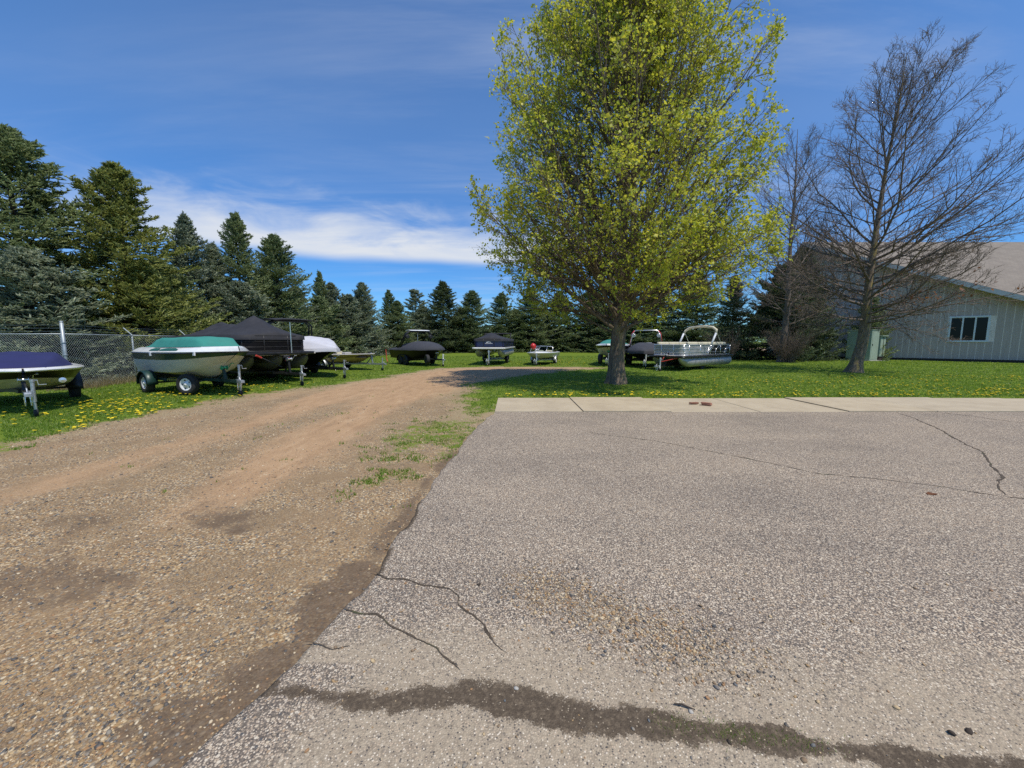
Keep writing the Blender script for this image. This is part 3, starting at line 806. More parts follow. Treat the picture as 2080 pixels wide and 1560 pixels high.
for _ in range(330):
    pos.append((rng.uniform(-.2, 16), 10.85 + abs(rng.normal(0, .45))))
for _ in range(300):
    x = rng.uniform(5, 22); pos.append((x, rng.uniform(11, 17)))
for _ in range(26):
    cluster(int(rng.integers(6, 16)), rng.uniform(6, 23), rng.uniform(11.3, 17.5), .5, .3)
for _ in range(18):
    cluster(int(rng.integers(6, 14)), rng.uniform(-10.5, -7.6), rng.uniform(8.0, 13.0), .5, .35)
for _ in range(150):
    pos.append((rng.uniform(-12, -7.4), rng.uniform(7, 15)))
for _ in range(10):
    cluster(14, rng.uniform(0, 5), rng.uniform(26, 38), 1.0, 1.6)
for _ in range(8):
    cluster(9, -8.0 + rng.normal(0, .3), rng.uniform(6.2, 9), .25, .25)
pos = np.array(pos)
gr, *_r = ground_masks(pos[:, 0], pos[:, 1])
ok = (gr > .4) & ~((pos[:, 0] > -.45) & (pos[:, 1] < 10.8))
pos = pos[ok]
o_ = np.argsort(np.hypot(pos[:, 0], pos[:, 1]))
pos = pos[o_]
zz_ = ground_z(pos[:, 0], pos[:, 1])
for k in range(300):
    d = obj('dandelion', me, label='yellow dandelion bloom in the short lawn grass', cat='dandelion', group='dandelions in the lawn')
    d.location = (pos[k, 0], pos[k, 1], zz_[k])
    s = rng.uniform(.8, 1.25)
    d.scale = (s, s, rng.uniform(.045, .085))
    d.rotation_euler = (rng.normal(0, .1), rng.normal(0, .1), rng.uniform(0, 6))
rest = pos[300:]
DV = np.array(dv)
W = np.repeat(DV[None], len(rest), 0)
hs = rng.uniform(.05, .09, len(rest))[:, None]
sc = (rng.uniform(.9, 1.4, len(rest)) * (1 + np.clip(rest[:, 1] - 18, 0, 20) * .03))[:, None]
W = np.stack([W[..., 0] * sc + rest[:, :1], W[..., 1] * sc + rest[:, 1:2], W[..., 2] * hs + zz_[300:, None]], -1)
nq = 3
Fq = np.array(df[:3]); Ft = np.array(df[3:])
off = (np.arange(len(rest)) * len(DV))[:, None, None]
me2 = mesh_np('dandelion_patches', W.reshape(-1, 3), [(Fq[None] + off).reshape(-1, 4), (Ft[None] + off).reshape(-1, 3)], ['grass_blades', 'dandelion_yellow'],
              fm=np.concatenate([np.zeros(3 * len(rest)), np.ones(len(Ft) * len(rest))]))
obj('dandelion_patches', me2, kind='stuff', label='drifts of yellow dandelions farther off in the lawn')

# ------------------------------------------------------------------ trees
def unit(a):
    return a / (np.linalg.norm(a, axis=-1, keepdims=True) + 1e-9)
def tubes(P, Rr, S):
    """P (N,K,3), Rr (N,K) -> verts, quads"""
    N, K, _ = P.shape
    T = np.empty_like(P)
    T[:, 1:-1] = P[:, 2:] - P[:, :-2]
    T[:, 0] = P[:, 1] - P[:, 0]
    T[:, -1] = P[:, -1] - P[:, -2]
    T = unit(T)
    ref = np.where(np.abs(T[:, :1, 2:3]) > .9, np.array([1., 0, 0]), np.array([0, 0, 1.]))
    U = unit(np.cross(T, np.broadcast_to(ref, T.shape)))
    W = np.cross(T, U)
    a = np.arange(S) * 2 * np.pi / S
    V = P[:, :, None] + Rr[:, :, None, None] * (U[:, :, None] * np.cos(a)[:, None] + W[:, :, None] * np.sin(a)[:, None])
    i = np.arange(N * K * S).reshape(N, K, S)
    j = np.roll(i, -1, axis=2)
    F = np.stack([i[:, :-1], j[:, :-1], j[:, 1:], i[:, 1:]], -1).reshape(-1, 4)
    return V.reshape(-1, 3), F
def join(parts):
    Vs, Fs, k = [], [], 0
    for V, F in parts:
        Vs.append(V); Fs.append(F + k); k += len(V)
    return np.vstack(Vs), np.vstack(Fs)
def sample(P, Rr, idx, t):
    K = P.shape[1]
    f = t * (K - 1)
    i = np.minimum(f.astype(int), K - 2)
    w = (f - i)[:, None]
    a, b = P[idx, i], P[idx, i + 1]
    return a * (1 - w) + b * w, unit(b - a), Rr[idx, i] * (1 - w[:, 0]) + Rr[idx, i + 1] * w[:, 0]
def grow(P, Rr, n, t0, t1, ang, lenf, K, rng, up=0.0, ratio=.6, rmin=.004, jit=.12, env=None, bias=None):
    N = len(P)
    idx = np.repeat(np.arange(N), n)
    t = (np.tile((np.arange(n) + .5) / n, N) + rng.uniform(-.5, .5, N * n) / n) * (t1 - t0) + t0
    p0, T, r0 = sample(P, Rr, idx, t)
    Lp = np.linalg.norm(np.diff(P, axis=1), axis=2).sum(1)[idx]
    rv = unit(rng.normal(0, 1, (len(idx), 3)))
    pe = unit(rv - T * (rv * T).sum(1, keepdims=True))
    if bias is not None:
        pe = unit(pe + np.array(bias) * .6)
        pe = unit(pe - T * (pe * T).sum(1, keepdims=True))
    a = R(1) * rng.uniform(ang[0], ang[1], len(idx))[:, None]
    d = unit(np.cos(a) * T + np.sin(a) * pe)
    L = lenf(Lp, t) * rng.uniform(.65, 1.2, len(idx))
    if env is not None:
        for _ in range(4):
            tip = p0 + d * L[:, None]
            L = np.where(env(tip) > 1, L * .72, L)
    C_ = [p0]
    dk = d
    for k in range(1, K):
        dk = unit(dk + np.array([0, 0, up]) / (K - 1) + rng.normal(0, jit, dk.shape))
        C_.append(C_[-1] + dk * (L / (K - 1))[:, None])
    Pc = np.stack(C_, 1)
    ra = np.minimum(r0 * ratio, 0.012 * L + rmin)
    ra = np.maximum(ra, rmin)
    Rc = ra[:, None] + (rmin * .7 - ra)[:, None] * np.linspace(0, 1, K)[None]
    return Pc, np.maximum(Rc, rmin * .6)
def trunk_mesh(pts, rads, seed, S=22, ridge=.05, flare=.5, flare_h=.5):
    """one thick trunk with root flare and ridged bark"""
    P, Rr = np.array(pts, float), np.array(rads, float)
    L = np.concatenate([[0], np.cumsum(np.linalg.norm(np.diff(P, axis=0), axis=1))])
    n = max(20, int(L[-1] / .09))
    t = np.linspace(0, L[-1], n)
    Q = np.stack([np.interp(t, L, P[:, k]) for k in range(3)], -1)
    r = np.interp(t, L, Rr)
    a = np.arange(S) * 2 * np.pi / S
    A, T = np.meshgrid(a, t)
    fl = flare * np.exp(-T / flare_h) * (0.65 + .5 * np.cos(A * 5 + seed) * .6 + .35 * np.cos(A * 3 + 1.7 * seed))
    rd = 1 + ridge * (vnoise(A * 3.2 + 50, T * 1.2, 1.0, seed, 3) - .5) * 2 + ridge * .9 * np.cos(A * 11 + T * .9 + 3 * vnoise(T, T * 0, 1, seed + 3)) + np.clip(fl, -.1, 2)
    rr = r[:, None] * rd
    V = np.stack([Q[:, None, 0] + rr * np.cos(A), Q[:, None, 1] + rr * np.sin(A), np.repeat(Q[:, 2:3], S, 1)], -1)
    i = np.arange(n * S).reshape(n, S)
    j = np.roll(i, -1, 1)
    F = np.stack([i[:-1], j[:-1], j[1:], i[1:]], -1).reshape(-1, 4)
    return V.reshape(-1, 3), F

# ---- spring maple
rng = np.random.default_rng(21)
EZ = [1.6, 2.4, 3.2, 4.0, 5.0, 6.0, 7.2, 8.4, 10.8, 13.0, 15.0, 16.6, 17.6]
ER = [0.6, 2.6, 4.0, 4.8, 5.35, 5.6, 5.45, 5.05, 4.3, 3.35, 2.4, 1.2, 0.2]
MC = (-0.10, 0.0)
def maple_env(p):
    r = np.interp(p[:, 2], EZ, ER)
    d = np.hypot(p[:, 0] - MC[0] + .01 * np.clip(p[:, 2] - 7, 0, 9), p[:, 1] - MC[1])
    az_ = np.arctan2(p[:, 1], p[:, 0])
    r = r * (1 + .06 * np.sin(az_ * 5 + p[:, 2] * .9) + .05 * np.sin(az_ * 9 - p[:, 2] * 1.7))
    return np.where((p[:, 2] > 17.7) | (p[:, 2] < 1.9), 2, d / np.maximum(r, .05))
lead = [(0, 0, 0), (-.03, 0, 1.0), (0.02, 0, 1.9), (.08, .03, 3.2), (.10, 0, 5.0), (.12, .05, 7.5), (.05, 0, 10.5), (.05, .05, 13.0), (.0, 0, 15.6)]
lrad = [.33, .275, .25, .19, .15, .115, .08, .045, .012]
tv, tf = trunk_mesh(lead[:4], [.33, .275, .25, .19], 3, ridge=.045, flare=.55, flare_h=.35)
LP = np.array(lead)[None]
K = 9
nb = 112
hz = np.concatenate([np.linspace(1.75, 3.2, 36), np.linspace(3.3, 14.2, nb - 36)])
P0, PR, D0 = [], [], []
for k, h in enumerate(hz):
    a = k * 2.39996 + rng.uniform(-.35, .35)
    i = np.interp(h, [q[2] for q in lead], np.arange(len(lead)))
    b = np.array([np.interp(i, np.arange(len(lead)), [q[c] for q in lead]) for c in range(3)])
    f = (h - 1.8) / 12.0
    e0 = R(rng.uniform(38, 54) + 22 * f) if h > 3.2 else R(rng.uniform(8, 52))
    d = np.array([math.cos(a) * math.cos(e0), math.sin(a) * math.cos(e0), math.sin(e0)])
    L = 9.5 if h < 6 else 7.0
    for s in np.linspace(L, .8, 40):
        if maple_env((b + d * s * 1.04 + np.array([0, 0, .06 * s]))[None])[0] < 1:
            break
    pts = [b]
    dk = d.copy()
    for q in range(K - 1):
        dk = dk + np.array([0, 0, .035]) + rng.normal(0, .055, 3)
        dk /= np.linalg.norm(dk)
        pts.append(pts[-1] + dk * s / (K - 1))
    P0.append(pts)
    r = min(np.interp(h, [q[2] for q in lead], lrad) * .5, (.0085 * s + .012) * rng.uniform(.7, 1.25))
    PR.append(np.linspace(r, .009, K))
P1, R1 = np.array(P0), np.array(PR)
len1 = np.linalg.norm(np.diff(P1, axis=1), axis=2).sum(1)
big_ = len1 > 4.2
lf2 = lambda L, t: (.44 * L * (1.1 - t) + .45)
A2 = grow(P1[big_], R1[big_], 15, .14, .99, (18, 44), lf2, 6, rng, up=.10, ratio=.62, rmin=.008, jit=.09, env=maple_env)
B2_ = grow(P1[~big_], R1[~big_], 9, .14, .97, (18, 42), lf2, 6, rng, up=.16, ratio=.62, rmin=.008, jit=.09, env=maple_env)
P2, R2 = np.concatenate([A2[0], B2_[0]]), np.concatenate([A2[1], B2_[1]])
P3, R3 = grow(P2, R2, 6, .15, .98, (24, 50), lambda L, t: .46 * L * (1.15 - t) + .26, 4, rng, up=.1, ratio=.6, rmin=.0055, jit=.13, env=maple_env)
P4, R4 = grow(P3, R3, 3, .25, 1.0, (20, 55), lambda L, t: .30 * L + .10, 2, rng, up=.12, ratio=.6, rmin=.004, jit=.14, env=maple_env)
maple = thing('maple_tree', 'big maple tree full of yellow green spring leaves beside the drive', 'tree', (3.94, 14.40, 0), group='trees on the lawn')
lv, lf_ = tubes(np.array(lead[3:])[None], np.array(lrad[3:])[None], 10)
V, F = join([(tv, tf), (lv, lf_)])
obj('trunk', mesh_np('trunk', V, F, ['maple_bark'], smooth=True), maple)
V, F = join([tubes(P1, R1, 6), tubes(P2, R2, 4)])
obj('limbs', mesh_np('limbs', V, F, ['maple_bark'], smooth=True), maple)
V, F = join([tubes(P3, R3, 3), tubes(P4, R4, 3)])
obj('twigs', mesh_np('twigs', V, F, ['bare_bark']), maple)
def leaves(P, n, size, rng, mat, hang=.35, spread=.05, prob=None):
    N = len(P)
    idx = np.repeat(np.arange(N), n)
    if prob is not None:
        idx = idx[rng.uniform(0, 1, len(idx)) < prob(P[idx, -1])]
    t = rng.uniform(.35, 1.0, len(idx))
    p, T, _ = sample(P, np.ones(P.shape[:2]), idx, t)
    p = p + rng.normal(0, spread, p.shape)
    d = unit(T * .5 + rng.normal(0, .7, p.shape) + np.array([0, 0, -hang]))
    u = unit(np.cross(d, rng.normal(0, 1, p.shape)))
    nn = np.cross(d, u)
    s = size * np.exp(rng.normal(0, .30, len(idx)))[:, None]
    a = p
    b = p + d * s * .55 + u * s * .50 + nn * s * .12
    c = p + d * s * 1.1
    e = p + d * s * .55 - u * s * .50 + nn * s * .12
    V = np.stack([a, b, c, e], 1).reshape(-1, 3)
    i = np.arange(len(idx)) * 4
    F = np.concatenate([np.stack([i, i + 1, i + 2], -1), np.stack([i, i + 2, i + 3], -1)])
    return mesh_np('leaves', V, F, [mat])
obj('leaves', leaves(P4, 7, .062, rng, 'spring_leaves', prob=lambda p: np.clip(.12 + 1.5 * vnoise(p[:, 0] + p[:, 1] * .6, p[:, 2] + p[:, 1] * .3, 1.1, 77, 3), .2, 1)), maple)

# ---- bare trees
def bare_tree(name, label, loc, lead, lrad, hz, ezr, centre, seed, lean, mats, group, el=(18, 60), spray=3, n2=12, n3=7):
    rng = np.random.default_rng(seed)
    EZ_, ER_ = zip(*ezr)
    def env(p):
        r = np.interp(p[:, 2], EZ_, ER_)
        d = np.hypot(p[:, 0] - centre[0] - lean[0] * p[:, 2], p[:, 1] - centre[1])
        az_ = np.arctan2(p[:, 1], p[:, 0])
        return np.where((p[:, 2] > EZ_[-1]) | (p[:, 2] < EZ_[0]), 2, d / np.maximum(r * (1 + .12 * np.sin(az_ * 4 + p[:, 2])), .05))
    t = thing(name, label, 'tree', loc, group=group)
    lz = [q[2] for q in lead]
    cut = next(i for i, q in enumerate(lz) if q > 2.5)
    tv, tf = trunk_mesh(lead[:cut + 1], lrad[:cut + 1], seed, ridge=.05, flare=.5, flare_h=.4)
    lv, lf_ = tubes(np.array(lead[cut:])[None], np.array(lrad[cut:])[None], 9)
    V, F = join([(tv, tf), (lv, lf_)])
    obj('trunk', mesh_np('trunk', V, F, [mats[0]], smooth=True), t)
    K = 9
    P0, PR = [], []
    for k, h in enumerate(hz):
        a = k * 2.39996 + rng.uniform(-.4, .4)
        i = np.interp(h, lz, np.arange(len(lead)))
        b = np.array([np.interp(i, np.arange(len(lead)), [q[c] for q in lead]) for c in range(3)])
        f = (h - hz[0]) / (hz[-1] - hz[0])
        e0 = R(el[0] + (el[1] - el[0]) * f ** .8 + rng.uniform(-9, 9))
        d = np.array([math.cos(a) * math.cos(e0), math.sin(a) * math.cos(e0), math.sin(e0)])
        for s in np.linspace(9.5, .8, 50):
            if env((b + d * s * .95 + np.array([0, 0, .08 * s]))[None])[0] < 1:
                break
        pts, dk = [b], d.copy()
        for q in range(K - 1):
            dk = dk + np.array([lean[0] * .4, 0, .05]) + rng.normal(0, .10, 3)
            dk /= np.linalg.norm(dk)
            pts.append(pts[-1] + dk * s / (K - 1))
        P0.append(pts)
        r = min(np.interp(h, lz, lrad) * .45, (.0066 * s + .010) * rng.uniform(.6, 1.5))
        PR.append(np.linspace(r, .008, K))
    P1, R1 = np.array(P0), np.array(PR)
    P2, R2 = grow(P1, R1, n2, .12, .98, (22, 46), lambda L, t: (.38 * L * (1.1 - t) + .35), 6, rng, up=.25, ratio=.6, rmin=.008, jit=.10)
    P3, R3 = grow(P2, R2, n3, .12, .99, (24, 60), lambda L, t: .36 * L * (1.15 - t) + .20, 4, rng, up=.12, ratio=.6, rmin=.0055, jit=.20)
    P4, R4 = grow(P3, R3, spray, .2, 1.0, (20, 55), lambda L, t: .28 * L + .09, 2, rng, up=.15, ratio=.6, rmin=.0045, jit=.16)
    V, F = join([tubes(P1, R1, 6), tubes(P2, R2, 4)])
    obj('limbs', mesh_np('limbs', V, F, [mats[1]], smooth=True), t)
    V, F = join([tubes(P3, R3, 3), tubes(P4, R4, 3)])
    obj('twigs', mesh_np('twigs', V, F, [mats[1]]), t)
    return t, P4, rng
ta, pa, rg = bare_tree('bare_tree', 'leafless tree with lichened leaning trunk in front of the utility cabinets', (17.48, 19.6, 0),
    [(0, 0, 0), (.10, 0, .6), (.26, 0, 1.4), (.33, 0, 2.4), (.30, 0, 3.6), (.36, .02, 5.2), (.42, 0, 7.5), (.62, .05, 9.8), (.85, 0, 12.4), (1.0, 0, 15.0)],
    [.30, .25, .225, .215, .19, .15, .105, .07, .04, .012],
    np.concatenate([np.linspace(2.3, 6, 42), np.linspace(6.1, 12.5, 34)]), [(1.6, 2.8), (2.8, 4.6), (4.5, 5.8), (7, 5.8), (10, 4.9), (12.5, 3.6), (14.3, 2.2), (15.4, .8)], (.25, 0), 33, (.03, 0), ('lichen_bark', 'bare_bark'), 'trees on the lawn', (0, 60))
dl = leaves(pa, 1, .11, rg, 'dead_leaves', .8, .04, prob=lambda p: (((np.abs(p[:, 0] - 4.0) < .9) & (np.abs(p[:, 2] - 4.3) < .5)) | ((np.abs(p[:, 0] - 5.2) < .6) & (np.abs(p[:, 2] - 5.4) < .5)) | (np.hypot(p[:, 0] - .5, p[:, 2] - 3.6) < .35)) * .4)
obj('clinging_leaves', dl, ta, label='few brown dead leaves still on the twigs')
tb, pb, rg = bare_tree('bare_tree', 'leafless tree with dark trunk standing in a twiggy shrub before the evergreens', (20.7, 29.6, 0),
    [(0, 0, 0), (.05, 0, .8), (.12, 0, 2.4), (.16, 0, 4.0), (.1, .02, 6.5), (.0, 0, 9.5), (.1, .05, 12.5), (-.1, 0, 16.8)],
    [.27, .23, .21, .19, .15, .11, .07, .012],
    np.concatenate([np.linspace(2.8, 7, 24), np.linspace(7.1, 14.5, 24)]), [(2.2, 2.8), (3.5, 4.2), (6, 4.8), (9, 4.6), (13, 3.4), (16, 1.8), (17.6, .5)], (0, 0), 34, (.0, 0), ('bare_bark', 'bare_bark'), 'trees on the lawn', (10, 60), spray=2, n2=12, n3=6)

# ---- twiggy shrub around the second bare tree
def twig_shrub(name, label, loc, n, hgt, spr, seed, mat='bare_bark'):
    rng = np.random.default_rng(seed)
    K = 6
    a = rng.uniform(0, 6.28, n)
    r0 = rng.uniform(0, .55, n) * spr * .5
    lean = rng.uniform(.1, .75, n) * spr / hgt
    L = hgt * rng.uniform(.5, 1.1, n)
    t = np.linspace(0, 1, K)[None]
    x = r0[:, None] * np.cos(a)[:, None] + np.cos(a)[:, None] * lean[:, None] * L[:, None] * t ** 1.4
    y = r0[:, None] * np.sin(a)[:, None] + np.sin(a)[:, None] * lean[:, None] * L[:, None] * t ** 1.4
    P = np.stack([x, y, L[:, None] * t * np.ones((n, 1))], -1) + rng.normal(0, .03, (n, K, 3)) * t[..., None]
    Rr = np.linspace(.013, .005, K)[None] * np.ones((n, 1))
    P2, R2 = grow(P, Rr, 7, .2, 1, (20, 50), lambda L, t: .3 * L, 4, rng, up=.1, rmin=.005)
    P3, R3 = grow(P2, R2, 4, .2, 1, (20, 50), lambda L, t: .35 * L, 3, rng, up=.1, rmin=.004)
    s = thing(name, label, 'shrub', loc)
    V, F = tubes(P, Rr, 4)
    obj('stems', mesh_np('stems', V, F, [mat]), s)
    V, F = join([tubes(P2, R2, 3), tubes(P3, R3, 3)])
    obj('twigs', mesh_np('twigs', V, F, [mat]), s)
twig_shrub('twig_shrub', 'dense leafless shrub of upright shoots at the foot of a bare tree', (20.9, 29.3, 0), 130, 2.2, 2.3, 41)
twig_shrub('twig_shrub', 'low tangled leafless shrub between the evergreens and the pontoon boat', (17.6, 32.0, 0), 50, 2.2, 2.4, 42)

# ---- spruces: a few crowns, reused
def spruce_meshes(seed, H, Rb, nb, gap=0.0, top_curve=.85, tw=1.0):
    rng = np.random.default_rng(seed)
    K = 6
    f = ((np.arange(nb) + rng.uniform(0, 1, nb)) / nb) ** 1.12
    h = H * (.02 + .965 * f)
    L = Rb * np.clip(1 - f ** 1.12, 0, 1) ** top_curve * rng.uniform(.72, 1.12, nb) + .22
    L *= 1 + .16 * np.sin(f * 23 + seed)
    L = np.where(rng.uniform(0, 1, nb) < gap, L * .55, L)
    a = np.arange(nb) * 2.39996 + rng.normal(0, .35, nb)
    e = R(1) * (-14 + 62 * f ** 1.5 + rng.normal(0, 7, nb))
    t = np.linspace(0, 1, K)
    z = h[:, None] + L[:, None] * (np.sin(e)[:, None] * t + (.26 - .1 * f[:, None]) * (t ** 2.2) * (1 - f[:, None] * .5) - .16 * np.sin(t * 2.6) * (1 - f[:, None]))
    ca = np.cos(e)[:, None] * t * L[:, None]
    P1 = np.stack([ca * np.cos(a)[:, None], ca * np.sin(a)[:, None], z], -1) + rng.normal(0, .03, (nb, K, 3)) * t[None, :, None]
    R1 = (.010 + .010 * L)[:, None] * np.linspace(1, .25, K)
    # side twigs, mostly in the plane of the branch
    n2 = 17
    idx = np.repeat(np.arange(nb), n2)
    tt = np.tile(.12 + .88 * ((np.arange(n2) + .5) / n2) ** .85, nb) + rng.uniform(-.02, .02, nb * n2)
    tt = np.clip(tt, 0, .999)
    p, T, _ = sample(P1, R1, idx, tt)
    side = np.where(np.arange(len(idx)) % 2 == 0, 1., -1.)[:, None]
    hv = unit(np.cross(T, np.array([0, 0, 1.])))
    an = R(1) * rng.uniform(32, 62, len(idx))[:, None]
    d = unit(np.cos(an) * T + np.sin(an) * side * hv + rng.normal(0, .16, T.shape) + np.array([0, 0, -.05]))
    l2 = (.34 * L[idx] * (1.12 - tt) + .16) * rng.uniform(.7, 1.2, len(idx))
    K2 = 4
    q = [p]
    dk = d
    for k in range(K2 - 1):
        dk = unit(dk + np.array([0, 0, .06]) + rng.normal(0, .06, dk.shape))
        q.append(q[-1] + dk * (l2 / (K2 - 1))[:, None])
    P2 = np.stack(q, 1)
    # needle-clad sprigs as crossed slim diamonds
    n3 = 9
    i3 = np.repeat(np.arange(len(P2)), n3)
    t3 = np.tile((np.arange(n3) + .6) / n3, len(P2)) + rng.uniform(-.08, .08, len(i3))
    t3 = np.clip(t3, .02, .999)
    p3, T3, _ = sample(P2, np.ones(P2.shape[:2]), i3, t3)
    rv = unit(rng.normal(0, 1, T3.shape) * np.array([1, 1, .6]) + np.array([0, 0, .30]))
    d3 = unit(T3 * rng.uniform(.55, 1.3, (len(i3), 1)) + rv * .85)
    l3 = tw * (.12 + .20 * l2[i3] * (1.1 - t3)) * rng.uniform(.7, 1.35, len(i3))
    w3 = tw * rng.uniform(.015, .027, len(i3))
    def diamonds(p, d, l, w):
        u = unit(np.cross(d, np.array([.13, .37, .92])))
        v = np.cross(d, u)
        m = p + d * (l * .42)[:, None]
        tip = p + d * l[:, None]
        V = np.stack([p, m + u * w[:, None], tip, m - u * w[:, None], m + v * w[:, None], m - v * w[:, None]], 1).reshape(-1, 3)
        i = np.arange(len(p)) * 6
        F = np.concatenate([np.stack([i, i + 1, i + 2, i + 3], -1), np.stack([i, i + 4, i + 2, i + 5], -1)])
        return V, F
    # sheath of needles on the twigs themselves
    a_, b_ = P2[:, :-1].reshape(-1, 3), P2[:, 1:].reshape(-1, 3)
    dd = b_ - a_
    ll = np.linalg.norm(dd, axis=1)
    parts = [diamonds(p3, d3, l3, w3), diamonds(a_, dd / ll[:, None], ll * 1.5, np.full(len(ll), .028 * tw))]
    V, F = join(parts)
    # upright shoots at the very top
    nt_ = 26
    a5 = rng.uniform(0, 6.28, nt_); z5 = H * rng.uniform(.93, 1.0, nt_)
    p5 = np.stack([np.cos(a5) * (H - z5) * .35, np.sin(a5) * (H - z5) * .35, z5 - .1], -1)
    d5 = unit(np.stack([np.cos(a5) * .35, np.sin(a5) * .35, np.full(nt_, 1.0)], -1))
    parts.append(diamonds(p5, d5, rng.uniform(.25, .6, nt_), np.full(nt_, .025)))
    V, F = join(parts)
    crown = mesh_np('crown', V, F, ['needles_olive'])
    tz = np.linspace(0, H * .97, 7)
    tp = np.stack([np.zeros(7), np.zeros(7), tz], -1)[None]
    tr = (.018 * H * (1 - tz / H) + .012)[None]
    V, F = join([tubes(tp, tr, 8), tubes(P1, R1, 3)])
    trunk = mesh_np('trunk', V, F, ['conifer_bark'])
    return crown, trunk
SPR = [spruce_meshes(101, 11.0, 4.0, 270, .10, .85), spruce_meshes(102, 10.6, 3.5, 235, .22, .85), spruce_meshes(103, 10.0, 3.2, 235, .12, .95), spruce_meshes(104, 5.2, 2.6, 125, .05, .8)]
FIR = spruce_meshes(105, 9.0, 2.3, 75, .35, .7, 1.25)      # open crown
def spruce(k, x, y, h, mat, label, rz, wide=1.0, group='spruce row', cat='tree', name='spruce_tree'):
    cm, tm = SPR[k] if k >= 0 else FIR
    H0 = (11.0, 10.6, 10.0, 5.2, 9.0)[k]
    s = h / H0
    t = thing(name, label, cat, (x, y, 0), rz, group)
    t.scale = (s * wide, s * wide, s)
    c = obj('crown', cm, t)
    c.material_slots[0].link = 'OBJECT'
    c.material_slots[0].material = MATS[mat]
    obj('trunk', tm, t)
    return t
G1 = 'spruces behind the chain link fence'
G2 = 'spruces at the back of the boat yard'
spruce(0, -22.6, 18.2, 11.0, 'needles_olive', 'tallest dense spruce at the far left edge', 0.3, 1.37, G1)
spruce(2, -27.5, 17.2, 11.5, 'needles_blue', 'spruce cut off by the left edge of the picture', 2.0, 1.59, G1)
spruce(3, -19.6, 15.9, 5.0, 'needles_blue', 'low bushy blue spruce behind the fence corner post', 1.0, 1.40, G1)
spruce(3, -23.6, 15.2, 4.6, 'needles_blue', 'low blue spruce behind the fence above the blue covered boat', 3.4, 1.46, G1)
spruce(1, -20.0, 20.4, 10.4, 'needles_yellow', 'open yellow green spruce with spiky top, second from left', 1.4, 1.28, G1)
spruce(3, -18.4, 19.6, 5.2, 'needles_yellow', 'short yellow green spruce above the green covered boat', 4.0, 1.10, G1)
spruce(2, -21.3, 26.0, 9.6, 'needles_blue', 'slim blue spruce just right of the open yellow green one', 2.7, 1.04, G1)
spruce(0, -22.5, 25.0, 6.8, 'needles_dark', 'dark spruce filling the gap low between the tall spruces', 2.2, 1.22, G1)
spruce(2, -21.0, 27.8, 8.3, 'needles_blue', 'blue spruce with its tip left of the tall narrow one', 5.1, 1.10, G1)
spruce(1, -20.2, 29.2, 10.8, 'needles_olive', 'tall narrow spruce with a branch jutting left near its top', 0.2, 0.88, G1)
spruce(3, -19.0, 27.5, 5.4, 'needles_blue', 'low blue spruce above the black pontoon boat', 1.9, 1.28, G1)
spruce(0, -19.3, 32.3, 10.1, 'needles_olive', 'broad spruce with dense rounded top above the black covered pontoon', 3.3, 1.16, G1)
spruce(0, -20.0, 36.2, 6.6, 'needles_blue', 'blue green spruce above the grey covered boat', 4.4, 1.46, G1)
spruce(2, -19.8, 40.5, 8.6, 'needles_olive', 'slim pointed spruce standing behind lower rounder ones', 1.2, 0.76, G1)
spruce(0, -19.2, 41.6, 7.7, 'needles_blue', 'spruce above the tan fishing boat', 1.0, 1.16, G1)
spruce(0, -16.9, 44.2, 8.1, 'needles_blue', 'wide blue spruce left of the black boat with tower', 5.6, 1.16, G1)
spruce(2, -21.5, 46.0, 7.0, 'needles_dark', 'dark spruce behind the bluish row', 0.7, 1.34, G1)
spruce(1, -15.9, 50.5, 8.1, 'needles_olive', 'narrow spruce directly behind the black boat tower', 2.9, 0.92, G1)
spruce(-1, -15.3, 62.0, 9.6, 'needles_blue', 'pale thin pine with sky showing through', 0.9, 1.61, G2, name='pine_tree')
spruce(2, -9.6, 54.5, 9.7, 'needles_dark', 'darkest spruce between the black boat and the navy pontoon', 0.4, 1.70, G2)
spruce(0, -5.7, 55.8, 8.7, 'needles_olive', 'spruce right behind the navy pontoon boat', 2.4, 1.50, G2)
spruce(1, -1.5, 57.0, 8.5, 'needles_olive', 'spruce behind the gap between navy pontoon and small white boat', 1.7, 1.61, G2)
spruce(0, 2.8, 57.8, 9.4, 'needles_olive', 'spruce behind the small white boat', 4.9, 1.44, G2)
spruce(2, 7.2, 59.5, 9.0, 'needles_olive', 'spruce left of the maple trunk', 3.9, 1.87, G2)
spruce(1, 11.8, 58.0, 9.2, 'needles_olive', 'spruce straight behind the maple trunk', 0.5, 2.04, G2)
spruce(0, 15.6, 55.0, 9.0, 'needles_olive', 'spruce above the charcoal covered boat', 5.5, 1.70, G2)
spruce(2, 18.4, 50.0, 9.0, 'needles_olive', 'spruce above the silver pontoon bimini', 2.2, 2.04, G2)
spruce(0, 22.0, 46.5, 9.6, 'needles_olive', 'spruce right of the silver pontoon boat', 1.5, 1.61, G2)
G3 = 'dark evergreens beside the building'
spruce(0, 19.4, 34.2, 7.2, 'needles_dark', 'dark evergreen left of the shrubby bare tree', 0.8, 0.94, G3, name='evergreen_tree')
spruce(3, 22.8, 33.2, 7.6, 'needles_dark', 'dark evergreen directly behind the shrubby bare tree', 2.8, 0.98, G3, name='evergreen_tree')
spruce(0, 25.4, 33.6, 8.6, 'needles_dark', 'largest dark evergreen between the two bare trees', 4.1, 1.01, G3, name='evergreen_tree')
spruce(3, 26.2, 34.2, 6.6, 'needles_dark', 'rounded evergreen behind the leaning bare trunk', 1.1, 0.62, G3, name='evergreen_tree')
spruce(3, 30.6, 33.2, 5.2, 'needles_olive', 'evergreen tucked between the cabinets and the grey building', 5.2, 0.71, G3, name='evergreen_tree')

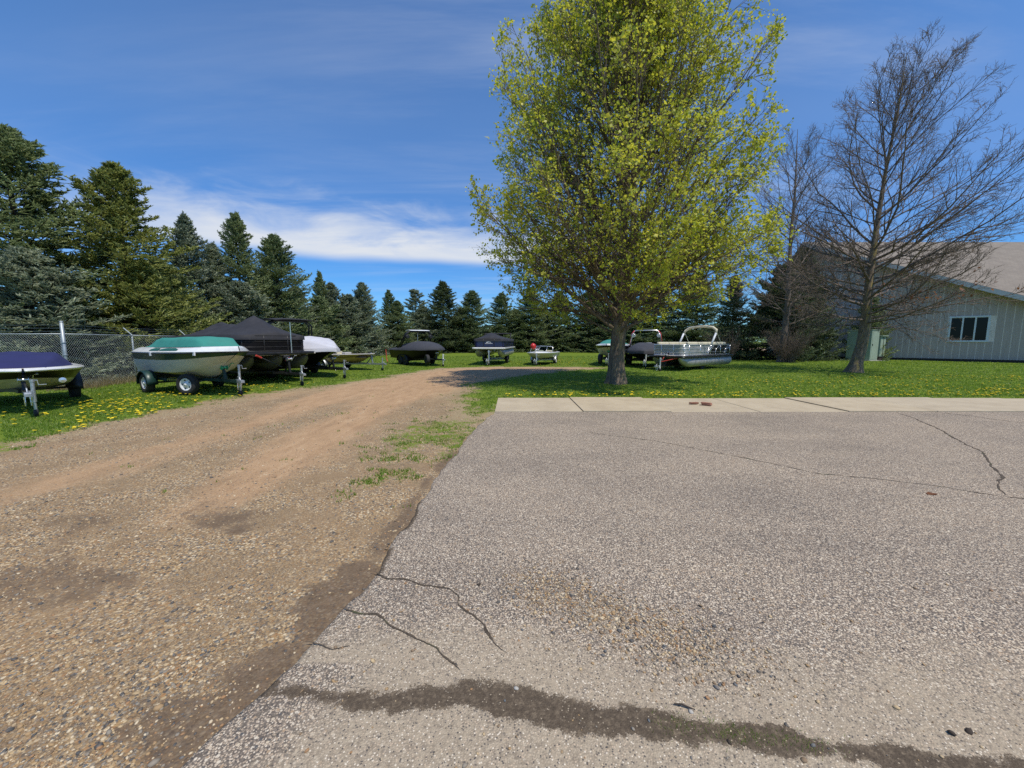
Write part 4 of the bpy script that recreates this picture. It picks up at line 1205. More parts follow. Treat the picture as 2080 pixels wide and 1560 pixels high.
spruce(3, -20.8, 23.2, 6.0, 'needles_olive', 'short olive spruce hidden low between the slim blue and yellow green ones', 0.6, 1.25, G1)
spruce(0, -21.0, 33.8, 7.6, 'needles_dark', 'dark spruce filling behind the broad rounded one', 3.0, 1.3, G1)
spruce(3, -18.9, 38.4, 5.6, 'needles_olive', 'low bushy spruce above the fence behind the grey covered boat', 2.6, 1.3, G1)
spruce(0, -18.6, 47.5, 7.2, 'needles_olive', 'olive spruce in the fence bend behind the wide blue one', 4.7, 1.3, G1)
spruce(3, -13.2, 57.5, 5.6, 'needles_olive', 'low spruce under the pale thin pine', 1.3, 1.4, G2)
spruce(3, -7.6, 58.6, 5.9, 'needles_dark', 'low dark spruce between the two behind the navy pontoon', 4.2, 1.5, G2)
spruce(3, 0.6, 61.0, 6.2, 'needles_olive', 'low spruce just left of the small white boat, second row', 0.1, 1.5, G2)
spruce(0, 5.0, 62.5, 7.4, 'needles_olive', 'second row spruce right of the small white boat', 5.0, 1.5, G2)
spruce(3, 13.6, 61.0, 7.5, 'needles_blue', 'second row spruce between maple trunk and charcoal boat', 2.0, 1.4, G2)

spruce(3, -18.0, 42.8, 6.3, 'needles_blue', 'bushy blue spruce just over the far fence rail', 3.6, 1.35, G1)
spruce(0, -14.4, 49.0, 6.6, 'needles_olive', 'olive spruce behind the last fence posts', 0.9, 1.35, G1)
spruce(3, -12.2, 53.5, 6.0, 'needles_blue', 'low blue spruce left of the darkest spruce', 5.0, 1.3, G2)

# ------------------------------------------------------------------ building
bld = thing('building', 'grey board sided building with brown shingle roof at the right edge', 'building', (31.5, 34.6, 0))
wd = np.array([.70, -.714]); wd = wd / np.linalg.norm(wd)
wn_ = np.array([-wd[1] * -1, 0])
nrm = np.array([-.714, -.70]); nrm = nrm / np.linalg.norm(nrm)
def wp(t, z, off=0.0):
    return (wd[0] * t + nrm[0] * off, wd[1] * t + nrm[1] * off, z)
def rake(t):                    # wall height under the rake
    return 7.05 - .459 * (t - 3.9)
T0, T1 = -4.06, 14.5
def slab_poly(pts, off0, off1):
    """polygon on the wall plane extruded along the wall normal"""
    n = len(pts)
    V = [wp(t, z, off0) for t, z in pts] + [wp(t, z, off1) for t, z in pts]
    F = [tuple(range(n))[::-1], tuple(range(n, 2 * n))] + [(i, (i + 1) % n, n + (i + 1) % n, n + i) for i in range(n)]
    return MB().add(V, F)
wall = slab_poly([(T0, .0), (T1, .0), (T1, rake(T1) - .15), (T0, rake(T0) - .15)], -.20, 0.0).build('wall', 'joint_sunlit', bld)
WT0, WT1, WZ0, WZ1 = 4.98, 6.92, 1.62, 3.46
tcur = T0
while tcur < T1 - .05:
    t0, t1 = tcur + .022, min(tcur + .405, T1) - .022
    segs = [(0.22, None)]
    if t1 > WT0 - .02 and t0 < WT1 + .02:
        segs = [(0.22, WZ0 - .06), (WZ1 + .06, None)]
    for za, zb in segs:
        pts = [(t0, za), (t1, za), (t1, zb if zb else rake(t1) - .2), (t0, zb if zb else rake(t0) - .2)]
        slab_poly(pts, .0005, .010).build('plank', 'siding', wall)
    tcur += .405
slab_poly([(T0, .0), (T1, .0), (T1, .2), (T0, .2)], .0005, .03).build('base_board', 'dark_base', bld)
win = slab_poly([(WT0 - .09, WZ0 - .09), (WT1 + .09, WZ0 - .09), (WT1 + .09, WZ1 + .09), (WT0 - .09, WZ1 + .09)], .0, .035).build('window', 'window_white', bld)
third = (WT1 - WT0) / 3
for k in range(3):
    a, b = WT0 + third * k + .05, WT0 + third * (k + 1) - .05
    slab_poly([(a, WZ0 + .05), (b, WZ0 + .05), (b, WZ1 - .05), (a, WZ1 - .05)], .036, .040).build('pane', 'dark_glass', win)
for (a, b, c, d) in [(WT0 - .09, WT1 + .09, WZ0 - .09, WZ0 + .03), (WT0 - .09, WT1 + .09, WZ1 - .03, WZ1 + .09)] + [(WT0 + third * k - .045, WT0 + third * k + .045, WZ0 + .032, WZ1 - .032) for k in range(4)]:
    slab_poly([(a, c), (b, c), (b, d), (a, d)], .0405, .075).build('frame_bar', 'window_white', win, bevel=.006)
# roof: one big slope towards the lot, cut by the skewed gable wall with an overhang
def roof_z(y):                  # y in local coords
    return rake(0) + .02 + (-(.459 * wd[1] ** -1)) * 0 + .643 * (y - 0.0) + 0.0
ry = lambda t: wd[1] * t
kz = .459 / abs(wd[1])
zr = lambda y: rake(0) + kz * y
yr = ry(T0); ov = .75
e0 = np.array([wd[0] * T0 + nrm[0] * ov, yr]); e1 = np.array([wd[0] * T1 + nrm[0] * ov, ry(T1) + nrm[1] * ov])
e0 = np.array([e0[0] + (0), yr])
pts = [(e0[0] - .75, yr), (e1[0], e1[1]), (e1[0] + 25, e1[1]), (e1[0] + 25, yr)]
th_ = .16
V = [(x, y, zr(y) + .02) for x, y in pts] + [(x, y, zr(y) + .02 + th_) for x, y in pts]
roof = MB().add(V, [(3, 2, 1, 0), (4, 5, 6, 7), (0, 1, 5, 4), (1, 2, 6, 5), (2, 3, 7, 6), (3, 0, 4, 7)])
roof = roof.build('roof', 'shingles', bld)
# back slope and closing wall
V = [(pts[0][0], yr + .001, zr(yr) + .02), (pts[3][0], yr + .001, zr(yr) + .02), (pts[3][0], yr + 14, zr(yr) - 8.5), (pts[0][0] + 3, yr + 14, zr(yr) - 8.5)]
V += [(x, y, z + th_) for x, y, z in V]
MB().add(V, [(3, 2, 1, 0), (4, 5, 6, 7), (0, 1, 5, 4), (1, 2, 6, 5), (2, 3, 7, 6), (3, 0, 4, 7)]).build('back_roof', 'shingles', bld)
a, b = np.array(pts[0]), np.array(pts[1])
dd = (b - a) / np.linalg.norm(b - a); pn = np.array([dd[1], -dd[0]])
if pn @ nrm < 0: pn = -pn
V = []
for q in (a, b):
    for o_ in (.003, .045):
        for z in (-.22, .13):
            V.append((q[0] + pn[0] * o_, q[1] + pn[1] * o_, zr(q[1]) + z + .02))
MB().add(V, [(0, 1, 3, 2), (4, 6, 7, 5), (0, 4, 5, 1), (2, 3, 7, 6), (0, 2, 6, 4), (1, 5, 7, 3)]).build('fascia', 'fascia_paint', bld)
V = []
for q in (a + dd * .05, b):
    for o_ in (.0, -.85):
        V.append((q[0] + pn[0] * o_, q[1] + pn[1] * o_, zr(q[1] + pn[1] * o_) - .03))
MB().add(V, [(0, 1, 3, 2)]).build('soffit', 'fascia_paint', bld, solid=.02)
MB().add([wp(T1, 0, -.1), wp(T1, rake(T1) - .3, -.1), (wp(T1, 0)[0] + 22, wp(T1, 0)[1], rake(T1) - .3), (wp(T1, 0)[0] + 22, wp(T1, 0)[1], 0)], [(0, 1, 2, 3)]).build('side_wall', 'siding', bld, solid=.1)
MB().add([wp(T0, 0, -.1), wp(T0, rake(T0) - .3, -.1), (wp(T0, 0)[0] + 4, yr + 12, 2.8), (wp(T0, 0)[0] + 4, yr + 12, 0)], [(0, 1, 2, 3)]).build('back_wall', 'siding', bld, solid=.1)

# utility cabinets
cab = thing('utility_cabinet', 'tall pale green metal utility cabinet behind the leaning bare trunk', 'cabinet', (29.0, 32.0, 0), R(28))
MB().box((0, 0, 1.25), (1.35, 1.6, 2.42)).build('body', 'cabinet_green', cab, bevel=.02)
MB().box((0, 0, 2.49), (1.42, 1.67, .05)).build('lid', 'cabinet_green', cab, bevel=.01)
MB().box((0.03, -.806, 1.25), (1.2, .02, 2.2)).build('door', 'cabinet_green', cab, bevel=.006)
MB().box((-.5, -.83, 1.3), (.05, .04, .16)).build('handle', 'black_steel', cab)
MB().box((0, 0, .02), (1.6, 1.85, .05)).build('pad', 'concrete_pad', cab)
cab = thing('utility_cabinet', 'shorter pale green metal cabinet on a dark base, right of the tall one', 'cabinet', (30.35, 32.3, 0), R(28))
MB().box((0, 0, 1.17), (.95, 1.0, 1.66)).build('body', 'cabinet_green', cab, bevel=.02)
MB().box((0, -.04, 2.03), (1.10, 1.16, .07)).build('lid', 'cabinet_green', cab, bevel=.01)
MB().box((.02, -.505, 1.17), (.05, .02, 1.62)).build('door_seam', 'black_steel', cab)
MB().box((0, 0, .17), (.9, .95, .34)).build('base', 'dark_base', cab)
MB().box((.15, 0, .01), (1.7, 1.4, .04)).build('pad', 'concrete_pad', cab)

# ------------------------------------------------------------------ chain link fence
fence = thing('chain_link_fence', 'galvanised chain link fence with barbed wire arms along the boat yard', 'fence', (-14.6, 12.6, 0))
FO = np.array([-14.6, 12.6])
nodes = []
def add_run(a, b, step):
    a, b = np.array(a), np.array(b)
    n = max(1, round(np.linalg.norm(b - a) / step))
    for k in range(n):
        nodes.append(tuple(a + (b - a) * k / n))
add_run(FENCE[0], FENCE[1], 3.3)
corner = len(nodes)
for k in range(1, len(FENCE) - 1):
    add_run(FENCE[k], FENCE[k + 1], 3.1)
nodes.append(FENCE[-1])
HF = 1.83
post_me = {}
def fpost(h, r, nm):
    mb = MB().tube([(0, 0, -.05), (0, 0, h)], r, 10)
    mb.tube([(0, 0, h), (0, 0, h + .02), (0, 0, h + .04)], [r * 1.12, r * 1.12, r * .5], 10)
    me = bpy.data.meshes.new(nm); me.from_pydata(mb.v, [], mb.f); me.materials.append(MATS['fence_zinc'])
    me.polygons.foreach_set('use_smooth', [True] * len(me.polygons))
    return me
line_post, corner_post = fpost(HF, .030, 'post'), fpost(HF + .38, .045, 'post')
for i, (x, y) in enumerate(nodes):
    isc = i == corner
    p = obj('post', corner_post if isc else line_post, fence)
    p.location = (x - FO[0], y - FO[1], 0)
    if not isc and i > corner:
        d = np.array(nodes[min(i + 1, len(nodes) - 1)]) - np.array(nodes[i - 1]); d = d / np.linalg.norm(d)
        n = np.array([-d[1], d[0]])
        mb = MB().tube([(0, 0, HF + .02), (n[0] * .27, n[1] * .27, HF + .30)], .020, 6)
        mb.build('barb_arm', 'fence_zinc', p)
    elif not isc:
        MB().tube([(0, 0, HF), (0, 0, HF + .33)], .02, 6).build('barb_arm', 'fence_zinc', p)
    if isc:
        for z in (.35, .75, 1.15, 1.55):
            MB().lathe([(.056, -.02), (.060, 0), (.056, .02)], (0, 0, z), 'Z', 12).build('tension_band', 'fence_zinc', p)
        MB().tube([(-.09, 0, .05), (-.09, 0, HF)], .012, 6).build('tension_bar', 'fence_zinc', p)
for i in range(len(nodes) - 1):
    a, b = np.array(nodes[i]) - FO, np.array(nodes[i + 1]) - FO
    L = np.linalg.norm(b - a)
    MB().tube([(*a, HF), (*b, HF)], .021, 8).build('top_rail', 'fence_zinc', fence, smooth=True)
    # woven wire: two sets of diagonals
    pit = .088
    nn_ = int((L + HF) / pit)
    Vs, Rs = [], []
    d = (b - a) / L
    n = np.array([-d[1], d[0]])
    for sgn in (1, -1):
        for k in range(nn_):
            s0 = -HF + k * pit
            lo, hi = max(0, s0), min(L, s0 + HF - .02)
            if hi - lo < .05:
                continue
            z0, z1 = (lo - s0), (hi - s0)
            if sgn < 0:
                z0, z1 = HF - .01 - z0, HF - .01 - z1
            Vs.append([(*(a + d * lo + n * .004 * sgn - n * .03), z0 + .03), (*(a + d * hi + n * .004 * sgn - n * .03), z1 + .03)])
    P = np.array(Vs)
    wr = .0027 if a[1] + FO[1] < 25 else .0032
    V, F = tubes(P, np.full(P.shape[:2], wr), 3)
    obj('mesh_panel', mesh_np('mesh_panel', V, F, ['fence_zinc']), fence)
for q in range(3):
    pts = []
    for i, (x, y) in enumerate(nodes):
        if i <= corner:
            pts.append((x - FO[0], y - FO[1], HF + .09 + .10 * q))
        else:
            d = np.array(nodes[min(i + 1, len(nodes) - 1)]) - np.array(nodes[i - 1]); d = d / np.linalg.norm(d)
            n = np.array([-d[1], d[0]])
            k = .3 + .33 * q
            pts.append((x - FO[0] + n[0] * .27 * k, y - FO[1] + n[1] * .27 * k, HF + .02 + .28 * k))
    MB().tube(pts, .0035, 4).build('barbed_wire', 'fence_zinc', fence)

# ------------------------------------------------------------------ far background
bank = []
for i, x in enumerate(np.linspace(-30, 46, 60)):
    h = .45 + .25 * math.sin(x * .5) + .15 * math.sin(x * 1.3)
    bank.append([(x, 63.5, -.02), (x, 64.6, h * .8), (x, 66, h), (x, 69, h * .9), (x, 72, -.02)])
MB().grid(bank).build('earth_bank', 'earth_bank', smooth=True, kind='structure')
def far_house(x, y, w, d, h, lab):
    t = thing('house', lab, 'house', (x, y, 0), R(8))
    MB().box((0, 0, h / 2), (w, d, h)).build('wall', 'house_white', t)
    MB().add([(-w / 2 - .3, -d / 2 - .4, h), (w / 2 + .3, -d / 2 - .4, h), (w / 2 + .3, 0, h + 1.8), (-w / 2 - .3, 0, h + 1.8), (-w / 2 - .3, d / 2 + .4, h), (w / 2 + .3, d / 2 + .4, h)],
             [(0, 1, 2, 3), (3, 2, 5, 4), (0, 3, 4), (1, 5, 2)]).build('roof', 'house_roof', t, solid=.1)
    for q in (-.28, .28):
        MB().box((w * q, -d / 2 - .01, h * .55), (1.0, .05, 1.1)).build('window', 'dark_glass', t)
far_house(9.5, 104, 7, 6, 2.8, 'white far house glimpsed behind the small white boat')
far_house(25.0, 112, 9, 6, 3.0, 'white far house glimpsed left of the maple trunk')
# distant wood along the horizon
rng = np.random.default_rng(61)
n = 26000
xx = rng.uniform(-420, 420, n); yy = rng.uniform(230, 275, n)
top = 7 + 6 * vnoise(xx, xx * 0, .06, 91, 3)
zz2 = top * rng.uniform(0, 1, n) ** .7
s = rng.uniform(.5, 1.3, n)
a = rng.uniform(0, 6.28, n)
V = np.stack([np.stack([xx - s * np.cos(a), yy - s * np.sin(a), zz2], -1), np.stack([xx + s * np.cos(a), yy + s * np.sin(a), zz2 + rng.normal(0, .4, n)], -1), np.stack([xx + rng.normal(0, .4, n), yy, zz2 + s * 1.4], -1)], 1)
obj('far_wood', mesh_np('far_wood', V.reshape(-1, 3), np.arange(3 * n).reshape(-1, 3), ['needles_olive']), kind='stuff', label='distant low wood along the horizon')

# ------------------------------------------------------------------ trailers
def wheel(parent, x, y, z, r, w, rim_mat, name='wheel', side=1, rz=0.0):
    e = bpy.data.objects.new(name, None)
    e.empty_display_size = .1
    e.location = (x, y, z)
    e.rotation_euler = (0, 0, rz)
    link(e, parent)
    h = w / 2
    MB().lathe([(r * .60, -h * .85), (r * .66, -h), (r * .90, -h), (r * .985, -h * .75), (r, -h * .3), (r, h * .3), (r * .985, h * .75), (r * .90, h), (r * .66, h), (r * .60, h * .85), (r * .60, -h * .85)], (0, 0, 0), 'Y', 28).build('tyre', 'rubber', e, smooth=True)
    o = -side * 1
    rim = MB().lathe([(r * .61, -h * .8), (r * .60, h * .8 * side), (r * .56, h * .95 * side), (r * .50, h * .55 * side), (r * .30, h * .45 * side), (r * .26, h * .75 * side), (r * .12, h * .8 * side), (r * .10, h * 1.0 * side), (.001, h * 1.0 * side)], (0, 0, 0), 'Y', 24)
    ro = rim.build('rim', rim_mat, e, smooth=True)
    hub = MB()
    for k in range(5):
        a = k * 2 * math.pi / 5
        hub.lathe([(.012, h * .45 * side), (.012, h * .70 * side), (.001, h * .72 * side)], (r * .20 * math.cos(a), 0, r * .20 * math.sin(a)), 'Y', 6)
        hub.lathe([(r * .075, h * .555 * side), (r * .075, h * .565 * side), (.001, h * .566 * side)], (r * .40 * math.cos(a + .6), 0, r * .40 * math.sin(a + .6)), 'Y', 8)
    hub.build('hub_bolts', 'black_steel', e)
    return e
def trailer(label, jack_xy, hd, L=3.2, tr=.95, zr=.48, r=.30, tandem=False, mat='galvanised', rim='galvanised', fend=None, winch_h=1.0, spare=None, jackm='galvanised',
            strap='orange_strap', bunk_z=.62, marks=None, jack_h=.95, bunkL=2.6, group='boat trailers on the grass', ballv=.45):
    h = R(hd)
    ax, ay = jack_xy[0] - L * math.cos(h), jack_xy[1] - L * math.sin(h)
    t = thing('boat_trailer', label, 'trailer', (ax, ay, 0), h, group)
    fb = MB()
    w = tr * .78
    for s in (-1, 1):
        fb.tube([(-1.45, s * w, zr), (.9, s * w, zr), (L - 1.15, s * .10, zr), (L - .75, s * .05, zr)], .052, 4)
    for x in (-1.4, -.5, .55):
        fb.beam((x, -w, zr - .02), (x, w, zr - .02), .07)
    xm = (L - 1.15 + .9) / 2
    fb.beam((xm, -w * .5, zr - .02), (xm, w * .5, zr - .02), .07)
    fb.build('frame', mat, t)
    MB().tube([(L - 1.5, 0, zr), (L + .12, 0, zr)], .058, 4).build('tongue', mat, t)
    cp = MB().box((L + .20, 0, zr + .01), (.20, .09, .08)).box((L + .30, 0, zr + .0), (.10, .10, .07))
    cp.tube([(L + .22, 0, zr + .05), (L + .16, 0, zr + .12), (L + .08, 0, zr + .13)], .014, 6)
    cp.build('coupler', 'galvanised', t, bevel=.01)
    for s in (-1, 1):
        b = MB().tube([(-1.5, s * w * .62, bunk_z - .03), (.6, s * w * .60, bunk_z), (.6 + bunkL * .35, s * w * .42, bunk_z + .03)], .055, 4)
        b.build('bunk', 'carpet', t)
        p = MB()
        for x in (-1.1, -.1, .7):
            p.beam((x, s * w * .60, zr), (x, s * w * .60, bunk_z), .05)
        p.build('bunk_bracket', mat, t)
    axs = [-.0] if not tandem else [-.42, .36]
    for x in axs:
        MB().tube([(x, -tr, r), (x, tr, r)], .03, 8).build('axle', mat, t)
        for s in (-1, 1):
            wheel(t, x, s * tr, r, r, .20, rim, side=s)
    for s in (-1, 1):
        G = []
        x0, x1 = min(axs), max(axs)
        prof = []
        for k in range(13):
            a = math.pi * (1.04 - 1.08 * k / 12)
            cxx = x0 if math.cos(a) < 0 else x1
            prof.append((cxx + math.cos(a) * (r + .09), r + math.sin(a) * (r + .07) + .01))
        for px, pz in prof:
            G.append([(px, s * (tr - .13), pz), (px, s * (tr + .125), pz), (px, s * (tr + .135), pz - .035)])
        MB().grid(G).build('fender', fend or mat, t, smooth=True, solid=.012)
        MB().box((x0 - r - .16, s * (tr - .02), zr + .02), (.04, .16, .09)).build('tail_light', 'red_paint', t)
    # winch stand
    wx = L - .62
    ws = MB().tube([(wx - .0, 0, zr), (wx - .10, 0, winch_h)], .045, 4).beam((wx - .45, 0, zr), (wx - .08, 0, winch_h * .72), .045)
    st = ws.build('winch_stand', mat, t)
    wm = MB().lathe([(.001, -.08), (.075, -.08), (.075, -.07), (.035, -.065), (.035, .065), (.075, .07), (.075, .08), (.001, .08)], (wx - .02, 0, winch_h - .10), 'Y', 14)
    wm.tube([(wx - .02, .08, winch_h - .10), (wx - .02, .13, winch_h - .10), (wx + .10, .14, winch_h + .02), (wx + .10, .22, winch_h + .02)], .012, 6)
    wm.build('winch', 'bright_metal' if mat != 'green_steel' else 'green_winch', st)
    MB().lathe([(.001, -.10), (.05, -.10), (.06, 0), (.05, .10), (.001, .10)], (wx - .20, 0, winch_h - .02), 'Y', 12).build('bow_roller', 'rubber', st)
    MB().tube([(wx - .05, .02, winch_h - .06), (wx - .28, .0, winch_h - .16)], .018, 4).build('strap', strap, st)
    # jack
    jx = L
    jk = MB().tube([(jx, .09, .16), (jx, .09, zr - .16)], .024, 10).tube([(jx, .09, zr - .18), (jx, .09, jack_h - .06)], .033, 10).tube([(jx, .09, jack_h - .06), (jx, .09, jack_h)], .040, 10)
    jk.box((jx, .045, zr), (.12, .06, .12))
    j = jk.build('jack', jackm, t, smooth=False)
    MB().tube([(jx, .09, jack_h - .02), (jx + .02, .16, jack_h - .02), (jx + .02, .17, jack_h - .12), (jx + .02, .28, jack_h - .12)], .010, 6).build('crank', 'bright_metal', j)
    jw = MB().lathe([(.001, -.035), (.04, -.035), (.075, -.03), (.085, -.01), (.085, .01), (.075, .03), (.04, .035), (.001, .035)], (jx - .02, .09, .085), 'Y', 16)
    jw.build('jack_wheel', 'rubber', j, smooth=True)
    ch = MB()
    for s in (-1, 1):
        loop = [(jx + .10 + .07 * q, s * (.03 + .02 * q), zr - .04 - .20 * math.sin(q * 3.1)) for q in np.linspace(0, 1, 12)]
        for q in range(11):
            a_, b_ = loop[q], loop[q + 1]
            w_ = .006 if q % 2 else .011
            ch.tube([a_, b_], w_, 4)
    ch.build('safety_chain', 'bright_metal', t)
    if spare:
        wheel(t, L + spare[0], spare[1], spare[2], .31, .20, rim, 'spare_wheel', side=-1 if spare[1] < 0 else 1, rz=R(spare[3]))
        MB().tube([(L + spare[0], 0, zr), (L + spare[0], spare[1] * .75, spare[2] + .05)], .03, 4).build('spare_bracket', mat, t)
    if marks:
        mb = MB()
        rg = random.Random(5)
        for k in range(7):
            x = .95 + k * .055
            yw = -(w + (.10 - w) * (x - .9) / (L - 2.05)) - .06
            ang = math.atan2(-(0.10 - w), L - 2.05)
            mb.box((x, yw, zr), (.012, .004, .06), ang).box((x + .017, yw + .012, zr + rg.choice([-.02, 0, .02])), (.03, .004, .012), ang)
        mb.build('lettering', marks, t)
    return t, (ax, ay)

# ------------------------------------------------------------------ hulls
class Hull:
    def __init__(s, L, B, D, a, dead=.20, rake=.16, sheer=.10, t0=.38, pw=2.3, stem=.55):
        s.L, s.B, s.D, s.a, s.dead, s.rake, s.sheer, s.t0, s.pw, s.stem = L, B, D, a, dead, rake, sheer, t0, pw, stem
    def bg(s, t):
        q = np.clip((t - s.t0) / (1 - s.t0), 0, 1)
        return s.B / 2 * (1 - .985 * q ** s.pw) * (.94 + .06 * min(1, t / .2))
    def bc(s, t):
        q = np.clip((t - s.t0 * .7) / (1 - s.t0 * .7), 0, 1)
        return s.B / 2 * .84 * (1 - .99 * q ** (s.pw * .72))
    def zk(s, t):
        q = np.clip((t - .52) / .48, 0, 1)
        return s.D * s.stem * q ** 2.6
    def zg(s, t):
        return s.D * (1 + s.sheer * t * t)
    def zc(s, t):
        q = np.clip((t - .45) / .55, 0, 1)
        return s.zk(t) + s.dead * (1 - q ** 3) + (s.zg(t) - s.zk(t)) * .28 * q ** 1.6
    def x(s, t, f):
        return -s.a + s.L * (t * (1 - s.rake * (1 - f) * np.clip((t - .5) * 2, 0, 1)))
    def pt(s, t, f, side=1):
        """f: -1..0 bottom (keel to chine), 0..1 side (chine to gunwale)"""
        if f <= 0:
            k = f + 1
            y = s.bc(t) * k
            z = s.zk(t) + (s.zc(t) - s.zk(t)) * k ** 1.2
            return (s.x(t, -.35 + .35 * k), side * y, z)
        y = s.bc(t) + (s.bg(t) - s.bc(t)) * (f ** .8)
        z = s.zc(t) + (s.zg(t) - s.zc(t)) * f
        return (s.x(t, f), side * y, z)
    def strip(s, f0, f1, nf=4, nt=26, off=0.0, t0=0.0, t1=1.0):
        mb = MB()
        for side in (1, -1):
            G = []
            for i in range(nt + 1):
                t = t0 + (t1 - t0) * (i / nt)
                row = []
                for j in range(nf + 1):
                    p = s.pt(t, f0 + (f1 - f0) * j / nf, side)
                    row.append((p[0] + off * .3 * (t > .9), p[1] + side * off, p[2]))
                G.append(row if side > 0 else row[::-1])
            mb.grid(G)
        return mb
    def transom(s):
        fs = [-1, -.5, 0, .33, .66, 1]
        a = [s.pt(0, f, 1) for f in fs]
        b = [s.pt(0, f, -1) for f in fs]
        mb = MB()
        mb.add(a + b, [(i, i + 1, 6 + i + 1, 6 + i) for i in range(5)])
        return mb
    def deck(s, inset, rise, nt=26, t0=0.0, t1=1.0):
        mb = MB()
        for side in (1, -1):
            G = []
            for i in range(nt + 1):
                t = t0 + (t1 - t0) * i / nt
                x, y, z = s.pt(t, 1, side)
                row = []
                for k in range(4):
                    q = k / 3
                    row.append((x - .06 * q * (t > .97), y * (1 - inset * q) + 0, z + rise * math.sin(q * 1.5708)))
                G.append(row if side > 0 else row[::-1])
            mb.grid(G)
        return mb
    def cover(s, inset, prof, t0, t1, lip=.0, e=2.4, nt=40, nj=26, seed=1, wr=.012, drape=0.0):
        """canvas: prof(t)->ridge height above the gunwale"""
        rg = np.random.default_rng(seed)
        ph = rg.uniform(0, 6.28, 6)
        mb = MB()
        G = []
        for i in range(nt + 1):
            t = t0 + (t1 - t0) * i / nt
            row = []
            xg, yg, zg = s.pt(t, 1, 1)
            js = [(-1 + 2 * j / nj) for j in range(nj + 1)]
            for j in js:
                y = yg * (1 - inset) * j
                hh = prof(t)
                z = zg + lip + hh * ((1 - abs(j) ** e) if e > 0 else min(1.0, (1 - abs(j)) / -e) - .12 * abs(j) - .06 * math.sin(abs(j) * 3.14) * math.sin(t * 25) ** 2)
                z += wr * (math.sin(t * 19 + ph[0] + j * 3) * math.sin(j * 5 + ph[1]) + .6 * math.sin(t * 43 + ph[2] - j * 7)) * (1 - j ** 6)
                row.append((xg, y, z))
            if drape:
                row = [(xg, -yg * (1 - inset) * 1.015 - .012, zg + lip - drape * (1 + .10 * math.sin(t * 31)))] + row + [(xg, yg * (1 - inset) * 1.015 + .012, zg + lip - drape * (1 + .10 * math.sin(t * 27 + 1)))]
            G.append(row)
        # close the ends
        x0 = G[0][0][0]
        lo0 = [(x0 - .02, p[1], s.zg(t0) + lip - drape) for p in G[0]]
        x1 = G[-1][len(G[-1]) // 2][0]
        lo1 = [(p[0] + .02, p[1], s.zg(t1) + lip - drape) for p in G[-1]]
        return mb.grid([lo0] + G + [lo1])
    def rail(s, r=.022, f=1.0, nt=30, off=.01, t0=0.0):
        mb = MB()
        for side in (1, -1):
            pts = []
            for i in range(nt + 1):
                p = s.pt(t0 + (1 - t0) * i / nt, f, side)
                pts.append((p[0] + (off if i > nt - 2 else 0), p[1] + side * off, p[2]))
            mb.tube(pts, r, 6)
        return mb
def pw(pts):
    X_, Y_ = zip(*pts)
    return lambda t: float(np.interp(t, X_, Y_))
def boat(label, axle, hd, z, name='motor_boat', group='boats parked on trailers'):
    return thing(name, label, 'boat', (axle[0], axle[1], z), R(hd), group)
def outboard(parent, x, z, col, s=1.0):
    m = MB().tube([(x - .18 * s, 0, z + .55 * s), (x - .20 * s, 0, z + .28 * s), (x - .20 * s, 0, z + .10 * s)], [.13 * s, .17 * s, .12 * s], 12)
    mo = m.build('outboard_motor', col, parent, smooth=True)
    MB().tube([(x - .20 * s, 0, z + .12 * s), (x - .20 * s, 0, z - .45 * s)], .05 * s, 8).box((x - .24 * s, 0, z - .50 * s), (.30 * s, .05 * s, .10 * s)).build('leg', col, mo)
def tower(parent, x, w, z0, z1, mat, lean=.35, r=.035, depth=.55, canopy=None, speakers=None):
    mb = MB()
    for dx in (0, depth):
        mb.tube([(x - lean - dx * .6 + .0, -w, z0), (x - dx * .35, -w * .86, z1 - .22), (x - dx * .3, -w * .66, z1), (x - dx * .3, w * .66, z1), (x - dx * .35, w * .86, z1 - .22), (x - lean - dx * .6, w, z0)], r, 8)
    for s in (-1, 1):
        mb.tube([(x, s * w * .66, z1), (x - depth * .3, s * w * .66, z1)], r * .8, 6)
    tw_ = mb.build('tower', mat, parent, smooth=True)
    if canopy:
        G = []
        for i in range(9):
            u = i / 8
            G.append([(x + .55 - 1.75 * u, (v / 6 * 2 - 1) * w * .85, z1 + .05 + .07 * math.sin(u * 3.14) - .06 * abs(v / 6 * 2 - 1) ** 3) for v in range(7)])
        MB().grid(G).build('canopy', canopy, tw_, smooth=True, solid=.03)
    if speakers:
        for s in (-1, 1):
            MB().lathe([(.001, -.13), (.10, -.13), (.125, -.04), (.13, .12), (.10, .13), (.001, .11)], (x - .05, s * w * .78, z1 - .34), 'X', 14).build('speaker', speakers, tw_, smooth=True)
    return tw_

# ---- 1: blue covered boat, bow towards us at the left edge
t1_, ax1 = trailer('black boat trailer with jack and chain under the blue covered boat', (-10.16, 7.98), -36, L=3.5, tr=.98, zr=.50, r=.32, mat='black_steel', rim='galvanised', winch_h=.86, bunk_z=.40, jack_h=.80, strap='black_canvas', bunkL=2.0)
b = boat('white and black motor boat under a navy blue cover at the left edge', ax1, -36, .36)
H = Hull(5.0, 2.15, .58, 1.7, dead=.16, rake=.10, sheer=.06, t0=.45, pw=3.2, stem=.45)
H.strip(-1, 0).build('hull_bottom', 'cream_gel', b, smooth=True)
H.strip(0, .30).build('hull_side', 'cream_gel', b, smooth=True)
H.strip(.30, .88, off=.004).build('black_band', 'black_gel', b, smooth=True)
H.strip(.88, 1.0, off=.010).build('gunwale', 'white_gel', b, smooth=True)
H.transom().build('transom', 'white_gel', b)
H.deck(.16, .05).build('deck', 'white_gel', b, smooth=True)
H.rail(.020, .99).build('rub_rail', 'white_gel', b, smooth=True)
